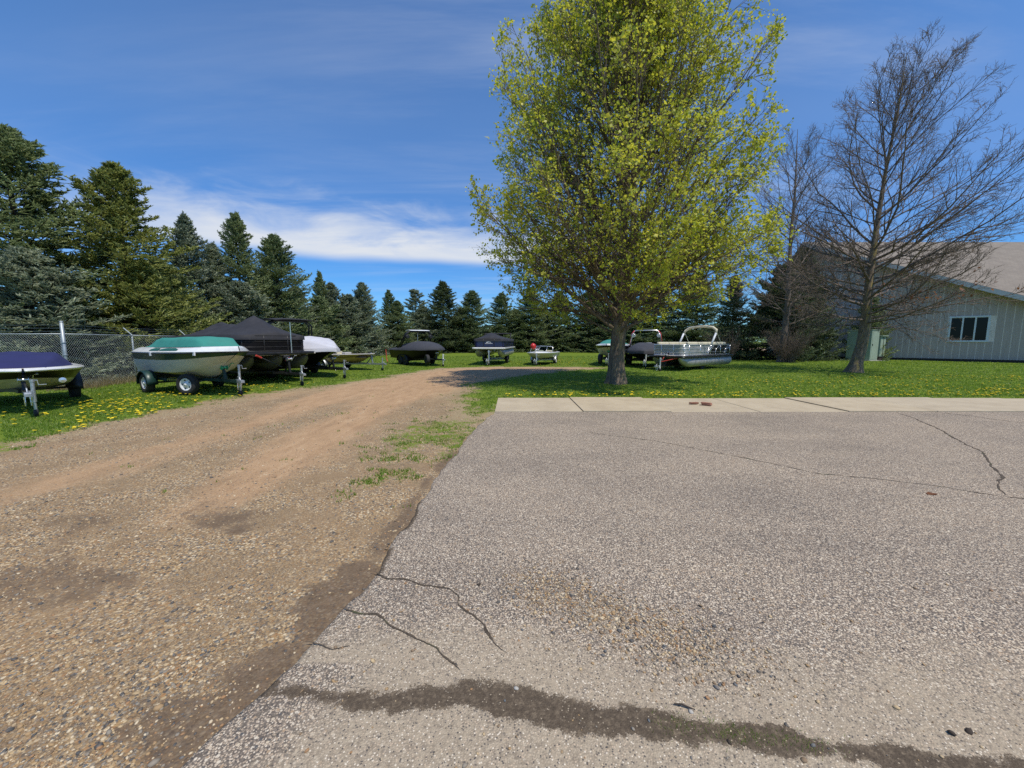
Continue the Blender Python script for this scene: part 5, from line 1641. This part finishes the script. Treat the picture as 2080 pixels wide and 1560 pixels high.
H.cover(.13, pw([(0, .05), (.08, .25), (.35, .33), (.62, .34), (.8, .22), (.93, .04)]), .03, .93, .05, -.30, seed=3).build('cover', 'navy_canvas', b, smooth=True)
MB().tube([(-.6, -.7, .9), (-.6, -.7, 1.22)], .012, 6).lathe([(.001, 0), (.03, .0), (.03, .05), (.001, .06)], (-.6, -.7, 1.22), 'Z', 8).build('stern_light', 'white_mark', b)
mk = MB()
mk.lathe([(.001, 0), (.06, .003), (.001, .012)], (3.02, .55, .36), 'X', 14)
mk.build('hull_emblem', 'bright_metal', b)

# ---- 2: green covered runabout
t2_, ax2 = trailer('dark green boat trailer with white spare wheel on its tongue', (-8.01, 11.12), -29, L=3.25, tr=.95, zr=.44, r=.31, mat='green_steel', rim='white_rim', winch_h=.92, bunk_z=.56, spare=(-1.42, -.62, .335, 24), marks='yellow_mark', jack_h=.92)
b = boat('white and grey motor boat under a teal green cover beside the fence', ax2, -29, .47)
H = Hull(4.55, 2.0, .80, 1.0, dead=.20, rake=.16, sheer=.06, t0=.42, pw=2.9, stem=.5)
H.strip(-1, 0).build('hull_bottom', 'grey_gel', b, smooth=True)
H.strip(0, .62, 6).build('hull_side', 'grey_gel', b, smooth=True)
H.strip(.62, .93, off=.004).build('green_band', 'dark_green_gel', b, smooth=True)
H.strip(.93, 1.0, off=.008).build('gunwale', 'white_gel', b, smooth=True)
H.transom().build('transom', 'dark_green_gel', b)
H.rail(.022, .93, off=.012).build('rub_rail', 'black_plastic', b, smooth=True)
H.deck(.30, .14).build('deck', 'white_gel', b, smooth=True)
gp = MB()
for side in (1, -1):
    for (ta_, tb_, q0, q1) in [(.30, .44, .15, .55), (.455, .66, .15, .55), (.26, .80, .72, 1.04)]:
        G = []
        for i in range(9):
            t = ta_ + (tb_ - ta_) * i / 8
            x, y, z = H.pt(t, 1, side)
            tp_ = min(1, min(i, 8 - i) / 2 + .25)
            row = []
            for q in (q0, (q0 + q1) / 2, q0 + (q1 - q0) * tp_):
                row.append((x, y * (1 - .30 * q) + side * .004, z + .14 * math.sin(min(1, q) * 1.5708) + .010))
            G.append(row if side > 0 else row[::-1])
        gp.grid(G)
gp.build('green_inlay', 'green_vinyl', b)
H.cover(.30, pw([(0, .02), (.06, .06), (.16, .26), (.26, .31), (.62, .31), (.72, .28), (.80, .02)]), .05, .80, .145, -.22, seed=5, wr=.007).build('cover', 'teal_canvas', b, smooth=True)
wsd = MB()
x, y, z = H.pt(.74, 1, 1)
wsd.grid([[(x + .35, -.45, z + .12), (x + .55, 0, z + .12), (x + .35, .45, z + .12)], [(x + .05, -.46, z + .34), (x + .22, 0, z + .36), (x + .05, .46, z + .34)]])
cl = MB()
for t in (.36, .8):
    x, y, z = H.pt(t, .95, -1)
    cl.box((x, y - .02, z - .03), (.10, .03, .10))
cl.build('fender_cleat', 'white_mark', b)
MB().box((-1.16, 0, .16), (.34, 1.5, .05)).build('swim_platform', 'white_gel', b, bevel=.015)

# ---- pontoon boats
def pontoon(label, axle, hd, z, L, B, a, deck_h, rail_h, panel, trim, tube_mat, deck_edge, cover=None, cover_mat='black_canvas', r=.30, front_r=.35, seat=None, mid_rails=0, ntube=2, front_margin=.5, gate=None):
    p = boat(label, axle, hd, z, 'pontoon_boat')
    for k in range(ntube):
        y = (-1, 1, 0)[k] * (B / 2 - r - .02)
        prof = [(.001, -a + .0), (r * .8, -a + .02), (r, -a + .10)] + [(r, q) for q in np.linspace(-a + .12, L - a - 1.0, 8)]
        V, F = [], []
        n = 20
        xs_ = [-a + .0, -a + .06] + list(np.linspace(-a + .07, L - a - .95, 7)) + [L - a - .7, L - a - .45, L - a - .22, L - a - .05]
        rs_ = [r * .9, r] + [r] * 7 + [r * .93, r * .75, r * .45, r * .08]
        zs_ = [0, 0] + [0] * 7 + [r * .07, r * .24, r * .50, r * .80]
        for xx_, rr_, zz3 in zip(xs_, rs_, zs_):
            for q in range(n):
                an = 2 * math.pi * q / n
                V.append((xx_, y + rr_ * math.cos(an), r + zz3 + rr_ * math.sin(an)))
        for i in range(len(xs_) - 1):
            for q in range(n):
                q2 = (q + 1) % n
                F.append((i * n + q, i * n + q2, (i + 1) * n + q2, (i + 1) * n + q))
        F.append(tuple(range(n)))
        to = MB().add(V, F).build('pontoon_tube', tube_mat, p, smooth=True)
        st = MB()
        for xx_ in np.linspace(-a + .5, L - a - 1.3, 4):
            st.lathe([(r + .008, -.02), (r + .010, 0), (r + .008, .02)], (xx_, y, r), 'X', 20)
        st.build('weld_band', tube_mat, to, smooth=True)
    zd = deck_h
    MB().box((L / 2 - a, 0, zd - .03), (L, B, .06)).build('deck', 'grey_gel', p)
    ed = MB()
    ed.tube([(-a, -B / 2 - .01, zd - .03), (L - a - .12, -B / 2 - .01, zd - .03), (L - a + .0, -B / 2 + .10, zd - .03), (L - a + .0, B / 2 - .10, zd - .03), (L - a - .12, B / 2 + .01, zd - .03), (-a, B / 2 + .01, zd - .03)], .055, 6)
    ed.build('deck_edge', deck_edge, p)
    cr = MB()
    for xx_ in np.linspace(-a + .3, L - a - .4, 8):
        cr.beam((xx_, -B / 2 + .1, zd - .09), (xx_, B / 2 - .1, zd - .09), .06)
    cr.build('cross_members', 'aluminium', p)
    # fence path with rounded front corners
    m = .06
    xf, xb, yb = L - a - front_margin, -a + .35, B / 2 - m
    path = [(xb, -yb)]
    for k in range(9):
        an = -math.pi / 2 + math.pi / 2 * k / 8
        path.append((xf - front_r + front_r * math.cos(an), -yb + front_r + front_r * math.sin(an)))
    for k in range(9):
        an = math.pi / 2 * k / 8
        path.append((xf - front_r + front_r * math.cos(an), yb - front_r + front_r * math.sin(an)))
    path += [(xb, yb), (xb, -yb)]
    # resample so the long sides have several panels
    pnl = MB().grid([[(x, y, zd + .06), (x, y, zd + .06 + (rail_h - .06) * .5), (x, y, zd + rail_h)] for x, y in path])
    pnl.build('side_panel', panel, p, smooth=False, solid=.02)
    tm = MB()
    for zz3 in [.05, rail_h] + [rail_h * (k + 1) / (mid_rails + 1) for k in range(mid_rails)]:
        tm.tube([(x * 1.0 + (.012 if x > xf - .01 else 0), y + (.014 if y > 0 else -.014), zd + zz3) for x, y in path], .022 if zz3 in (.05, rail_h) else .014, 6)
    spots = [(path[i][0] + .01, path[i][1]) for i in (5, 14)] + [(q, s * (yb + .014)) for q in np.linspace(xb, xf - front_r, 5) for s in (-1, 1)]
    if gate:
        spots += [(xf + .015, s * gate) for s in (-1, 1)]
    pme = MB().tube([(0, 0, 0), (0, 0, rail_h)], .022, 6).build('rail_post', trim, p, smooth=True)
    pme.location = (*spots[0], zd)
    for q in spots[1:]:
        obj('rail_post', pme.data, p).location = (*q, zd)
    tm.build('rail', trim, p, smooth=True)
    if cover:
        # tent cover over the rails: ridge heights along the length
        nj, nt = 20, 44
        rg = np.random.default_rng(int(L * 10))
        G = []
        zt = zd + rail_h + .02
        for i in range(nt + 1):
            u = i / nt
            x = (xb - .05) + (xf + .07 - xb) * u
            inx = max(0.0, (x - (xf + .05 - front_r)) / front_r)
            hw = (yb + .04) - front_r * (1 - math.sqrt(max(0, 1 - min(1, inx) ** 2))) * .98
            row = [(x, -hw - .015, zt - .17)]
            for j in range(nj + 1):
                v = -1 + 2 * j / nj
                hgt = cover(u)
                zc_ = zt + hgt * (1 - abs(v) ** 1.08) ** 1.12 + (.022 * math.sin(u * 37 + v * 9) * math.sin(v * 6 + u * 11) + .016 * math.sin(math.atan2(v, (u - .76) * 3) * 14)) * (1 - v * v)
                row.append((x, hw * v, zc_))
            row.append((x, hw + .015, zt - .17))
            G.append(row)
        lo0 = [(G[0][0][0] - .02, q[1], zt - .17) for q in G[0]]
        lo1 = [(G[-1][0][0] + .02, q[1], zt - .17) for q in G[-1]]
        MB().grid([lo0] + G + [lo1]).build('cover', cover_mat, p, smooth=True)
    return p, (xf, xb, yb, zd)

# ---- 3: big black pontoon boat
t3_, ax3 = trailer('black tandem trailer with red straps under the big black pontoon', (-7.61, 13.72), -33, L=4.6, tr=1.0, zr=.42, r=.30, tandem=True, mat='black_steel', rim='black_steel', winch_h=1.05, bunk_z=.46, strap='red_strap', jack_h=.74)
p, (xf, xb, yb, zd) = pontoon('large black pontoon boat under a peaked black cover', ax3, -33, .50, 7.2, 2.6, 3.75, .68, .62, 'black_gel', 'black_steel', 'dark_aluminium', 'black_steel',
        pw([(0, .12), (.12, .20), (.30, .62), (.42, .50), (.60, .42), (.76, .80), (.87, .48), (1, .08)]), r=.30, front_r=.55, mid_rails=2, ntube=3, front_margin=.35, gate=.42)
mb = MB()
rg = random.Random(3)
for k, bits in enumerate([[(0, -.03, .03, .012), (.01, .0, .012, .05)], [(0, 0, .012, .07)], [(0, .0, .012, .07), (.018, -.01, .03, .012), (.018, .025, .03, .012)], [(0, 0, .012, .07), (.018, .03, .035, .012), (.018, -.03, .035, .012)]]):
    for dx, dz, w_, h_ in bits:
        mb.box((2.05 + .12 * (3 - k) * -1 + .36 + dx, -yb - .017, zd + .42 + dz), (w_, .004, h_))
mb.build('registration_marks', 'white_mark', p)
MB().tube([(xf + .4, .35, zd - .02), (xf + .40, .35, zd + 1.12)], .018, 6).build('light_pole', 'bright_metal', p)
MB().tube([(xf + .42, -.85, zd - .10), (xf + .1, .10, zd - .55)], .018, 6).build('tie_strap', 'charcoal_canvas', p)
MB().tube([(xf + .43, -.90, zd - .08), (xf + .36, -.70, zd - .175)], .035, 6).build('strap_buckle', 'red_strap', p)

# ---- 4: grey covered wake boat
t4_, ax4 = trailer('black trailer with orange strap under the light grey covered boat', (-7.27, 16.47), -33, L=4.3, tr=1.0, zr=.42, r=.31, tandem=True, mat='black_steel', rim='black_steel', winch_h=.95, bunk_z=.48, jack_h=.80)
b = boat('dark hulled wake boat under a light grey cover with black tower', ax4, -33, .44)
H = Hull(6.5, 2.5, .78, 2.6, dead=.22, rake=.13, sheer=.08, t0=.5, pw=2.8, stem=.45)
H.strip(-1, 0).build('hull_bottom', 'black_gel', b, smooth=True)
H.strip(0, .8, 6).build('hull_side', 'black_gel', b, smooth=True)
H.strip(.8, 1.0).build('gunwale', 'grey_gel', b, smooth=True)
H.transom().build('transom', 'black_gel', b)
H.cover(-.015, pw([(0, .22), (.15, .46), (.50, .60), (.70, .58), (.84, .40), (.95, .16), (1, .02)]), .0, .995, .0, -.38, seed=9, wr=.014, drape=.14).build('cover', 'grey_canvas', b, smooth=True)
tower(b, .35, 1.15, .85, 2.12, 'black_steel', .3, .04, .6, canopy='black_canvas')

# ---- 5: tan fishing boat
t5_, ax5 = trailer('galvanised trailer under the tan fishing boat', (-7.11, 20.91), -25, L=3.5, tr=.85, zr=.36, r=.27, mat='galvanised', rim='galvanised', winch_h=.98, bunk_z=.40, jack_h=.70, strap='rope')
b = boat('low tan fishing boat with open deck behind the grey covered boat', ax5, -25, .33, 'fishing_boat')
H = Hull(4.7, 1.8, .50, 1.7, dead=.12, rake=.10, sheer=.16, t0=.45, pw=2.6, stem=.5)
H.strip(-1, 0).build('hull_bottom', 'tan_gel', b, smooth=True)
H.strip(0, .55).build('hull_side', 'tan_gel', b, smooth=True)
H.strip(.55, .68, off=.003).build('brown_stripe', 'brown_stripe', b, smooth=True)
H.strip(.68, 1).build('upper_side', 'tan_gel', b, smooth=True)
H.transom().build('transom', 'tan_gel', b)
H.rail(.02, 1).build('rub_rail', 'grey_gel', b, smooth=True)
H.deck(.22, .02).build('deck', 'grey_gel', b, smooth=True)
MB().box((1.9, 0, .40), (1.5, .9, .05)).build('bow_deck', 'carpet', b)
MB().box((-.3, 0, .25), (2.6, 1.3, .05)).build('floor', 'carpet', b)
st = MB().box((.1, .3, .40), (.35, .40, .30)).box((.0, .3, .58), (.10, .4, .2))
st.build('seat', 'cream_vinyl', b, bevel=.02)
MB().box((.55, .35, .48), (.30, .45, .30)).build('console', 'grey_gel', b, bevel=.02)
MB().box((2.5, 0, .50), (.45, .16, .10)).tube([(2.3, 0, .5), (2.9, .1, .54)], .02, 6).build('trolling_motor', 'black_plastic', b)
outboard(b, -1.7, .45, 'black_plastic')
MB().tube([(.9, -.86, .42), (.95, -.92, .2), (1.05, -.97, -.1), (1.3, -1.1, -.33)], .012, 6).build('mooring_rope', 'rope', b)

# ---- 6: black boat with tower
t6_, ax6 = trailer('black tandem trailer with spare wheel under the black tower boat', (-4.40, 24.15), -50, L=3.45, tr=.98, zr=.44, r=.31, tandem=True, mat='black_steel', rim='black_steel', winch_h=.95, bunk_z=.48, spare=(-.75, -.62, .45, -10), jackm='white_rim', jack_h=.80)
b = boat('black wake boat with black cover and tower beyond the drive', ax6, -50, .32)
H = Hull(5.2, 2.35, .76, 2.1, dead=.12, rake=.08, sheer=.05, t0=.55, pw=3.2, stem=.40)
H.strip(-1, 0).build('hull_bottom', 'black_gel', b, smooth=True)
H.strip(0, 1, 8).build('hull_side', 'black_gel', b, smooth=True)
H.transom().build('transom', 'black_gel', b)
H.cover(-.02, pw([(0, .06), (.18, .10), (.36, .42), (.55, .50), (.74, .44), (.9, .22), (1, .02)]), 0, .995, .0, 3.0, seed=12, drape=.09).build('cover', 'charcoal_canvas', b, smooth=True)
tower(b, .45, 1.1, .76, 1.92, 'black_steel', .75, .05, .6, speakers='black_plastic')
MB().grid([[(.65 - .8 * u / 5, (v / 4 * 2 - 1) * .72, 1.98 + .05 * math.sin(u / 5 * 3.1)) for v in range(5)] for u in range(6)]).build('tower_canopy', 'white_fabric', b, smooth=True, solid=.03)
MB().tube([(.1, .05, 1.15), (.12, .05, 1.95)], .018, 6).build('flag_pole', 'bright_metal', b)
MB().tube([(-2.45, -1.05, -.1), (-2.75, -1.05, .35), (-2.85, -1.05, 1.0)], .025, 6).build('guide_pole', 'red_strap', t6_)

# ---- 7: navy pontoon
t7_, ax7 = trailer('low black trailer under the navy pontoon boat', (-1.61, 25.12), -97, L=3.4, tr=.82, zr=.34, r=.27, tandem=False, mat='galvanised', rim='black_steel', fend='black_steel', winch_h=1.0, bunk_z=.50, jack_h=1.02, jackm='bright_metal')
p, (xf, xb, yb, zd) = pontoon('navy blue pontoon boat with black cover facing the drive', ax7, -97, .52, 5.8, 2.12, 2.75, .64, .58, 'navy_panel', 'black_steel', 'aluminium', 'white_gel',
        pw([(0, .10), (.3, .25), (.6, .30), (.80, .44), (.9, .30), (1, .06)]), r=.27, front_r=.25, front_margin=.22, gate=.36)
lg = MB()
for k in range(9):
    a0 = math.pi * k / 8
    if k < 8:
        a1 = math.pi * (k + 1) / 8
        lg.add([(xf + .018, -.02 + .17 * math.cos(a0), zd + .34 + .09 * math.sin(a0)), (xf + .018, -.02 + .17 * math.cos(a1), zd + .34 + .09 * math.sin(a1)), (xf + .018, .03 + .10 * math.cos(a1), zd + .335 + .03 * math.sin(a1)), (xf + .018, .03 + .10 * math.cos(a0), zd + .335 + .03 * math.sin(a0))], [(0, 1, 2, 3)])
for k in range(9):
    lg.box((xf + .018, -.22 + .055 * k, zd + .285), (.004, .032, .035))
lg.build('logo', 'white_mark', p, solid=.004)
bm = MB()
for dx in (0, .25):
    bm.tube([(-.6 - dx, -yb, zd + .6), (-1.0 - dx, -yb, zd + 1.0), (-1.0 - dx, yb, zd + 1.0), (-.6 - dx, yb, zd + .6)], .05 if dx == 0 else .02, 6)
bm.build('folded_bimini', 'black_canvas', p, smooth=True)

# ---- 8: small white boat
t8_, ax8 = trailer('small galvanised trailer with tall winch post under the little white boat', (1.51, 25.12), -107, L=2.7, tr=.80, zr=.34, r=.25, mat='galvanised', rim='white_rim', winch_h=1.15, bunk_z=.40, jack_h=.80, jackm='bright_metal')
b = boat('small white open motor boat with windshield frame on the far lawn', ax8, -107, .36)
H = Hull(4.3, 1.9, .44, 1.5, dead=.14, rake=.10, sheer=.08, t0=.45, pw=3.4, stem=.4)
H.strip(-1, 0).build('hull_bottom', 'grey_gel', b, smooth=True)
H.strip(0, .75).build('hull_side', 'grey_gel', b, smooth=True)
H.strip(.75, 1, off=.01).build('gunwale', 'white_gel', b, smooth=True)
H.transom().build('transom', 'white_gel', b)
H.deck(.25, .04).build('deck', 'white_gel', b, smooth=True)
x0_, _, z0_ = H.pt(.66, 1, 1)
G = [[(H.pt(t, 1, 1)[0], H.pt(t, 1, 1)[1] * .8 * v, H.zg(t) + .04 + .05 * (1 - v * v)) for v in (-1, -.5, 0, .5, 1)] for t in (.60, .72, .84, .93, .985)]
MB().grid(G).build('foredeck', 'white_gel', b, smooth=True, solid=.01)
wf = MB()
wf.tube([(.85, -.80, .50), (.55, -.74, .86), (.70, 0, .90), (.55, .74, .86), (.85, .80, .50)], .02, 6)
wf.tube([(1.15, -.4, .5), (.66, -.38, .88)], .014, 6).tube([(1.15, .4, .5), (.66, .38, .88)], .014, 6)
wf.build('windshield_frame', 'bright_metal', b, smooth=True)
G = [[(1.1, -.4, .5), (1.2, 0, .5), (1.1, .4, .5)], [(.66, -.38, .87), (.72, 0, .88), (.66, .38, .87)]]
MB().grid(G).build('windshield', 'clear_glass', b, solid=.006)
MB().box((-.2, .3, .40), (.5, .45, .35)).box((-.2, -.35, .40), (.5, .45, .35)).build('seat', 'cream_vinyl', b, bevel=.03)
# red hooded cover on the winch post
rc = thing('red_bag', 'red bag hung on the winch post of the small white boat', 'bag', (1.40, 25.62, 1.10), 0)
MB().tube([(0, 0, -.02), (.02, 0, .08), (0, 0, .24), (.0, .02, .36)], [.10, .20, .19, .06], 12).build('bag_body', 'red_paint', rc, smooth=True)

# ---- 9: green and white boat behind the maple trunk
t9_, ax9 = trailer('dark green trailer behind the maple trunk', (5.95, 24.15), -112, L=3.3, tr=.92, zr=.44, r=.31, mat='green_steel', rim='galvanised', winch_h=1.05, bunk_z=.56, spare=(-.9, -.55, .42, 0), jack_h=.85, jackm='galvanised')
b = boat('white and grey boat with green cover partly behind the maple trunk', ax9, -112, .50)
H = Hull(5.4, 2.2, .80, 1.9, dead=.2, rake=.14, sheer=.06, t0=.42, pw=2.7, stem=.5)
H.strip(-1, 0).build('hull_bottom', 'grey_gel', b, smooth=True)
H.strip(0, .35, 6).build('hull_side', 'grey_gel', b, smooth=True)
H.strip(.35, .62, off=.003).build('lower_band', 'grey_gel', b, smooth=True)
H.strip(.62, .93, off=.004).build('dark_band', 'black_gel', b, smooth=True)
H.strip(.93, 1.0, off=.008).build('gunwale', 'white_gel', b, smooth=True)
H.transom().build('transom', 'black_gel', b)
H.deck(.25, .10).build('deck', 'white_gel', b, smooth=True)
H.cover(.24, pw([(0, .02), (.10, .16), (.4, .30), (.62, .28), (.88, .02)]), .05, .88, .105, 2.6, seed=22).build('cover', 'teal_canvas', b, smooth=True)

# ---- 10: charcoal covered boat with red tower
t10_, ax10 = trailer('black trailer with white jack under the charcoal covered boat', (7.70, 22.41), -110, L=3.4, tr=.95, zr=.42, r=.31, mat='black_steel', rim='black_steel', winch_h=.92, bunk_z=.46, jackm='white_rim', jack_h=.82)
b = boat('boat with charcoal cover and red and silver tower beside the silver pontoon', ax10, -110, .42)
H = Hull(5.4, 2.2, .56, 2.0, dead=.2, rake=.10, sheer=.04, t0=.48, pw=3.0, stem=.42)
H.strip(-1, 0).build('hull_bottom', 'black_gel', b, smooth=True)
H.strip(0, 1, 6).build('hull_side', 'black_gel', b, smooth=True)
H.transom().build('transom', 'black_gel', b)
H.cover(-.03, pw([(0, .1), (.2, .22), (.5, .48), (.66, .50), (.80, .34), (.93, .15), (1, .01)]), 0, .995, .02, 3.0, seed=31, drape=.16).build('cover', 'charcoal_canvas', b, smooth=True)
tw_ = tower(b, .2, 1.0, .7, 1.88, 'bright_metal', .3, .035, .5, speakers='bright_metal')
MB().tube([(-.12, 1.02, .8), (.18, .88, 1.66), (.18, .72, 1.86)], .045, 8).tube([(-.12, -1.02, .8), (.18, -.88, 1.66), (.18, -.72, 1.86)], .045, 8).build('tower_leg', 'red_paint', tw_, smooth=True)
MB().box((.95, 0, 1.075), (.30, .75, .02)).build('cover_vent', 'white_fabric', b, bevel=.01)

# ---- 11: silver pontoon
t11_, ax11 = trailer('low trailer with red strap and jack under the silver pontoon', (7.84, 20.56), -143, L=3.1, tr=.72, zr=.26, r=.22, mat='black_steel', rim='black_steel', winch_h=.98, bunk_z=.30, jack_h=.72, strap='red_strap', jackm='white_rim')
p, (xf, xb, yb, zd) = pontoon('silver pontoon boat with cream seats and folded bimini frame', ax11, -143, .20, 5.6, 2.1, 3.1, .60, .60, 'aluminium', 'bright_metal', 'aluminium', 'black_steel', None, r=.28, front_r=.40, mid_rails=2, front_margin=.20, gate=.35)
st = MB()
for s in (-1, 1):
    for k in range(4):
        x0 = xb + .35 + k * (xf - xb - .7) / 4
        w_ = (xf - xb - .7) / 4 - .06
        st.box((x0 + w_ / 2, s * (yb - .13), zd + .64), (w_, .16, .22))
        st.box((x0 + w_ / 2, s * (yb - .34), zd + .40), (w_, .50, .18))
st.box((xb + .15, 0, zd + .58), (.2, 1.3, .34))
st.build('seat', 'cream_vinyl', p, bevel=.05, smooth=False)
dk = MB().grid([[(x, yb + .017, zd + .08), (x, yb + .017, zd + rail_) ] for x, rail_ in [(xb + .02, .56), (xb + .6, .56), (xb + 1.2, .56), (xb + 1.9, .56), (xb + 2.3, .30), (xb + 2.5, .12)]])
dk.build('dark_panel', 'black_gel', p, solid=.004)
arcm = MB()
for (cx_, rr_) in [(xb + .0, .58), (xb + .0, .46), (xb + 2.0, .60), (xb + 2.05, .48), (xb + 1.05, .62)]:
    arcm.tube([(cx_ + rr_ * math.cos(q) * 1.25, yb + .03, zd + .06 + rr_ * .85 * math.sin(q)) for q in np.linspace(.05, 1.5, 9)], .012, 6)
arcm.build('arc_trim', 'bright_metal', p, smooth=True)
yw = yb - .02
for s in (-1, 1):
    MB().tube([(-.55, s * yw, zd + .62), (-1.05, s * yw, zd + 1.30)], .055, 8).build('bimini_boot', 'white_fabric', p, smooth=True)
arch = [(-1.02, -yw, zd + 1.26), (-1.12, -yw * .96, zd + 1.42), (-1.18, -yw * .72, zd + 1.58), (-1.20, -yw * .3, zd + 1.65), (-1.20, yw * .3, zd + 1.66), (-1.18, yw * .72, zd + 1.60), (-1.12, yw * .96, zd + 1.44), (-1.02, yw, zd + 1.26)]
MB().tube(arch, [.06, .075, .08, .07, .075, .07, .08, .06], 9).build('folded_canopy', 'cream_vinyl', p, smooth=True)
for s in (-1, 1):
    MB().tube([(-1.75, s * yw, zd + .62), (-1.08, s * yw, zd + 1.36)], .016, 6).build('bimini_strut', 'bright_metal', p)
MB().tube([(xf + .32, .0, zd - .06), (xf + .55, .0, zd - .30), (xf + .12, .65, zd - .10)], .02, 6).build('bow_strap', 'red_strap', p)
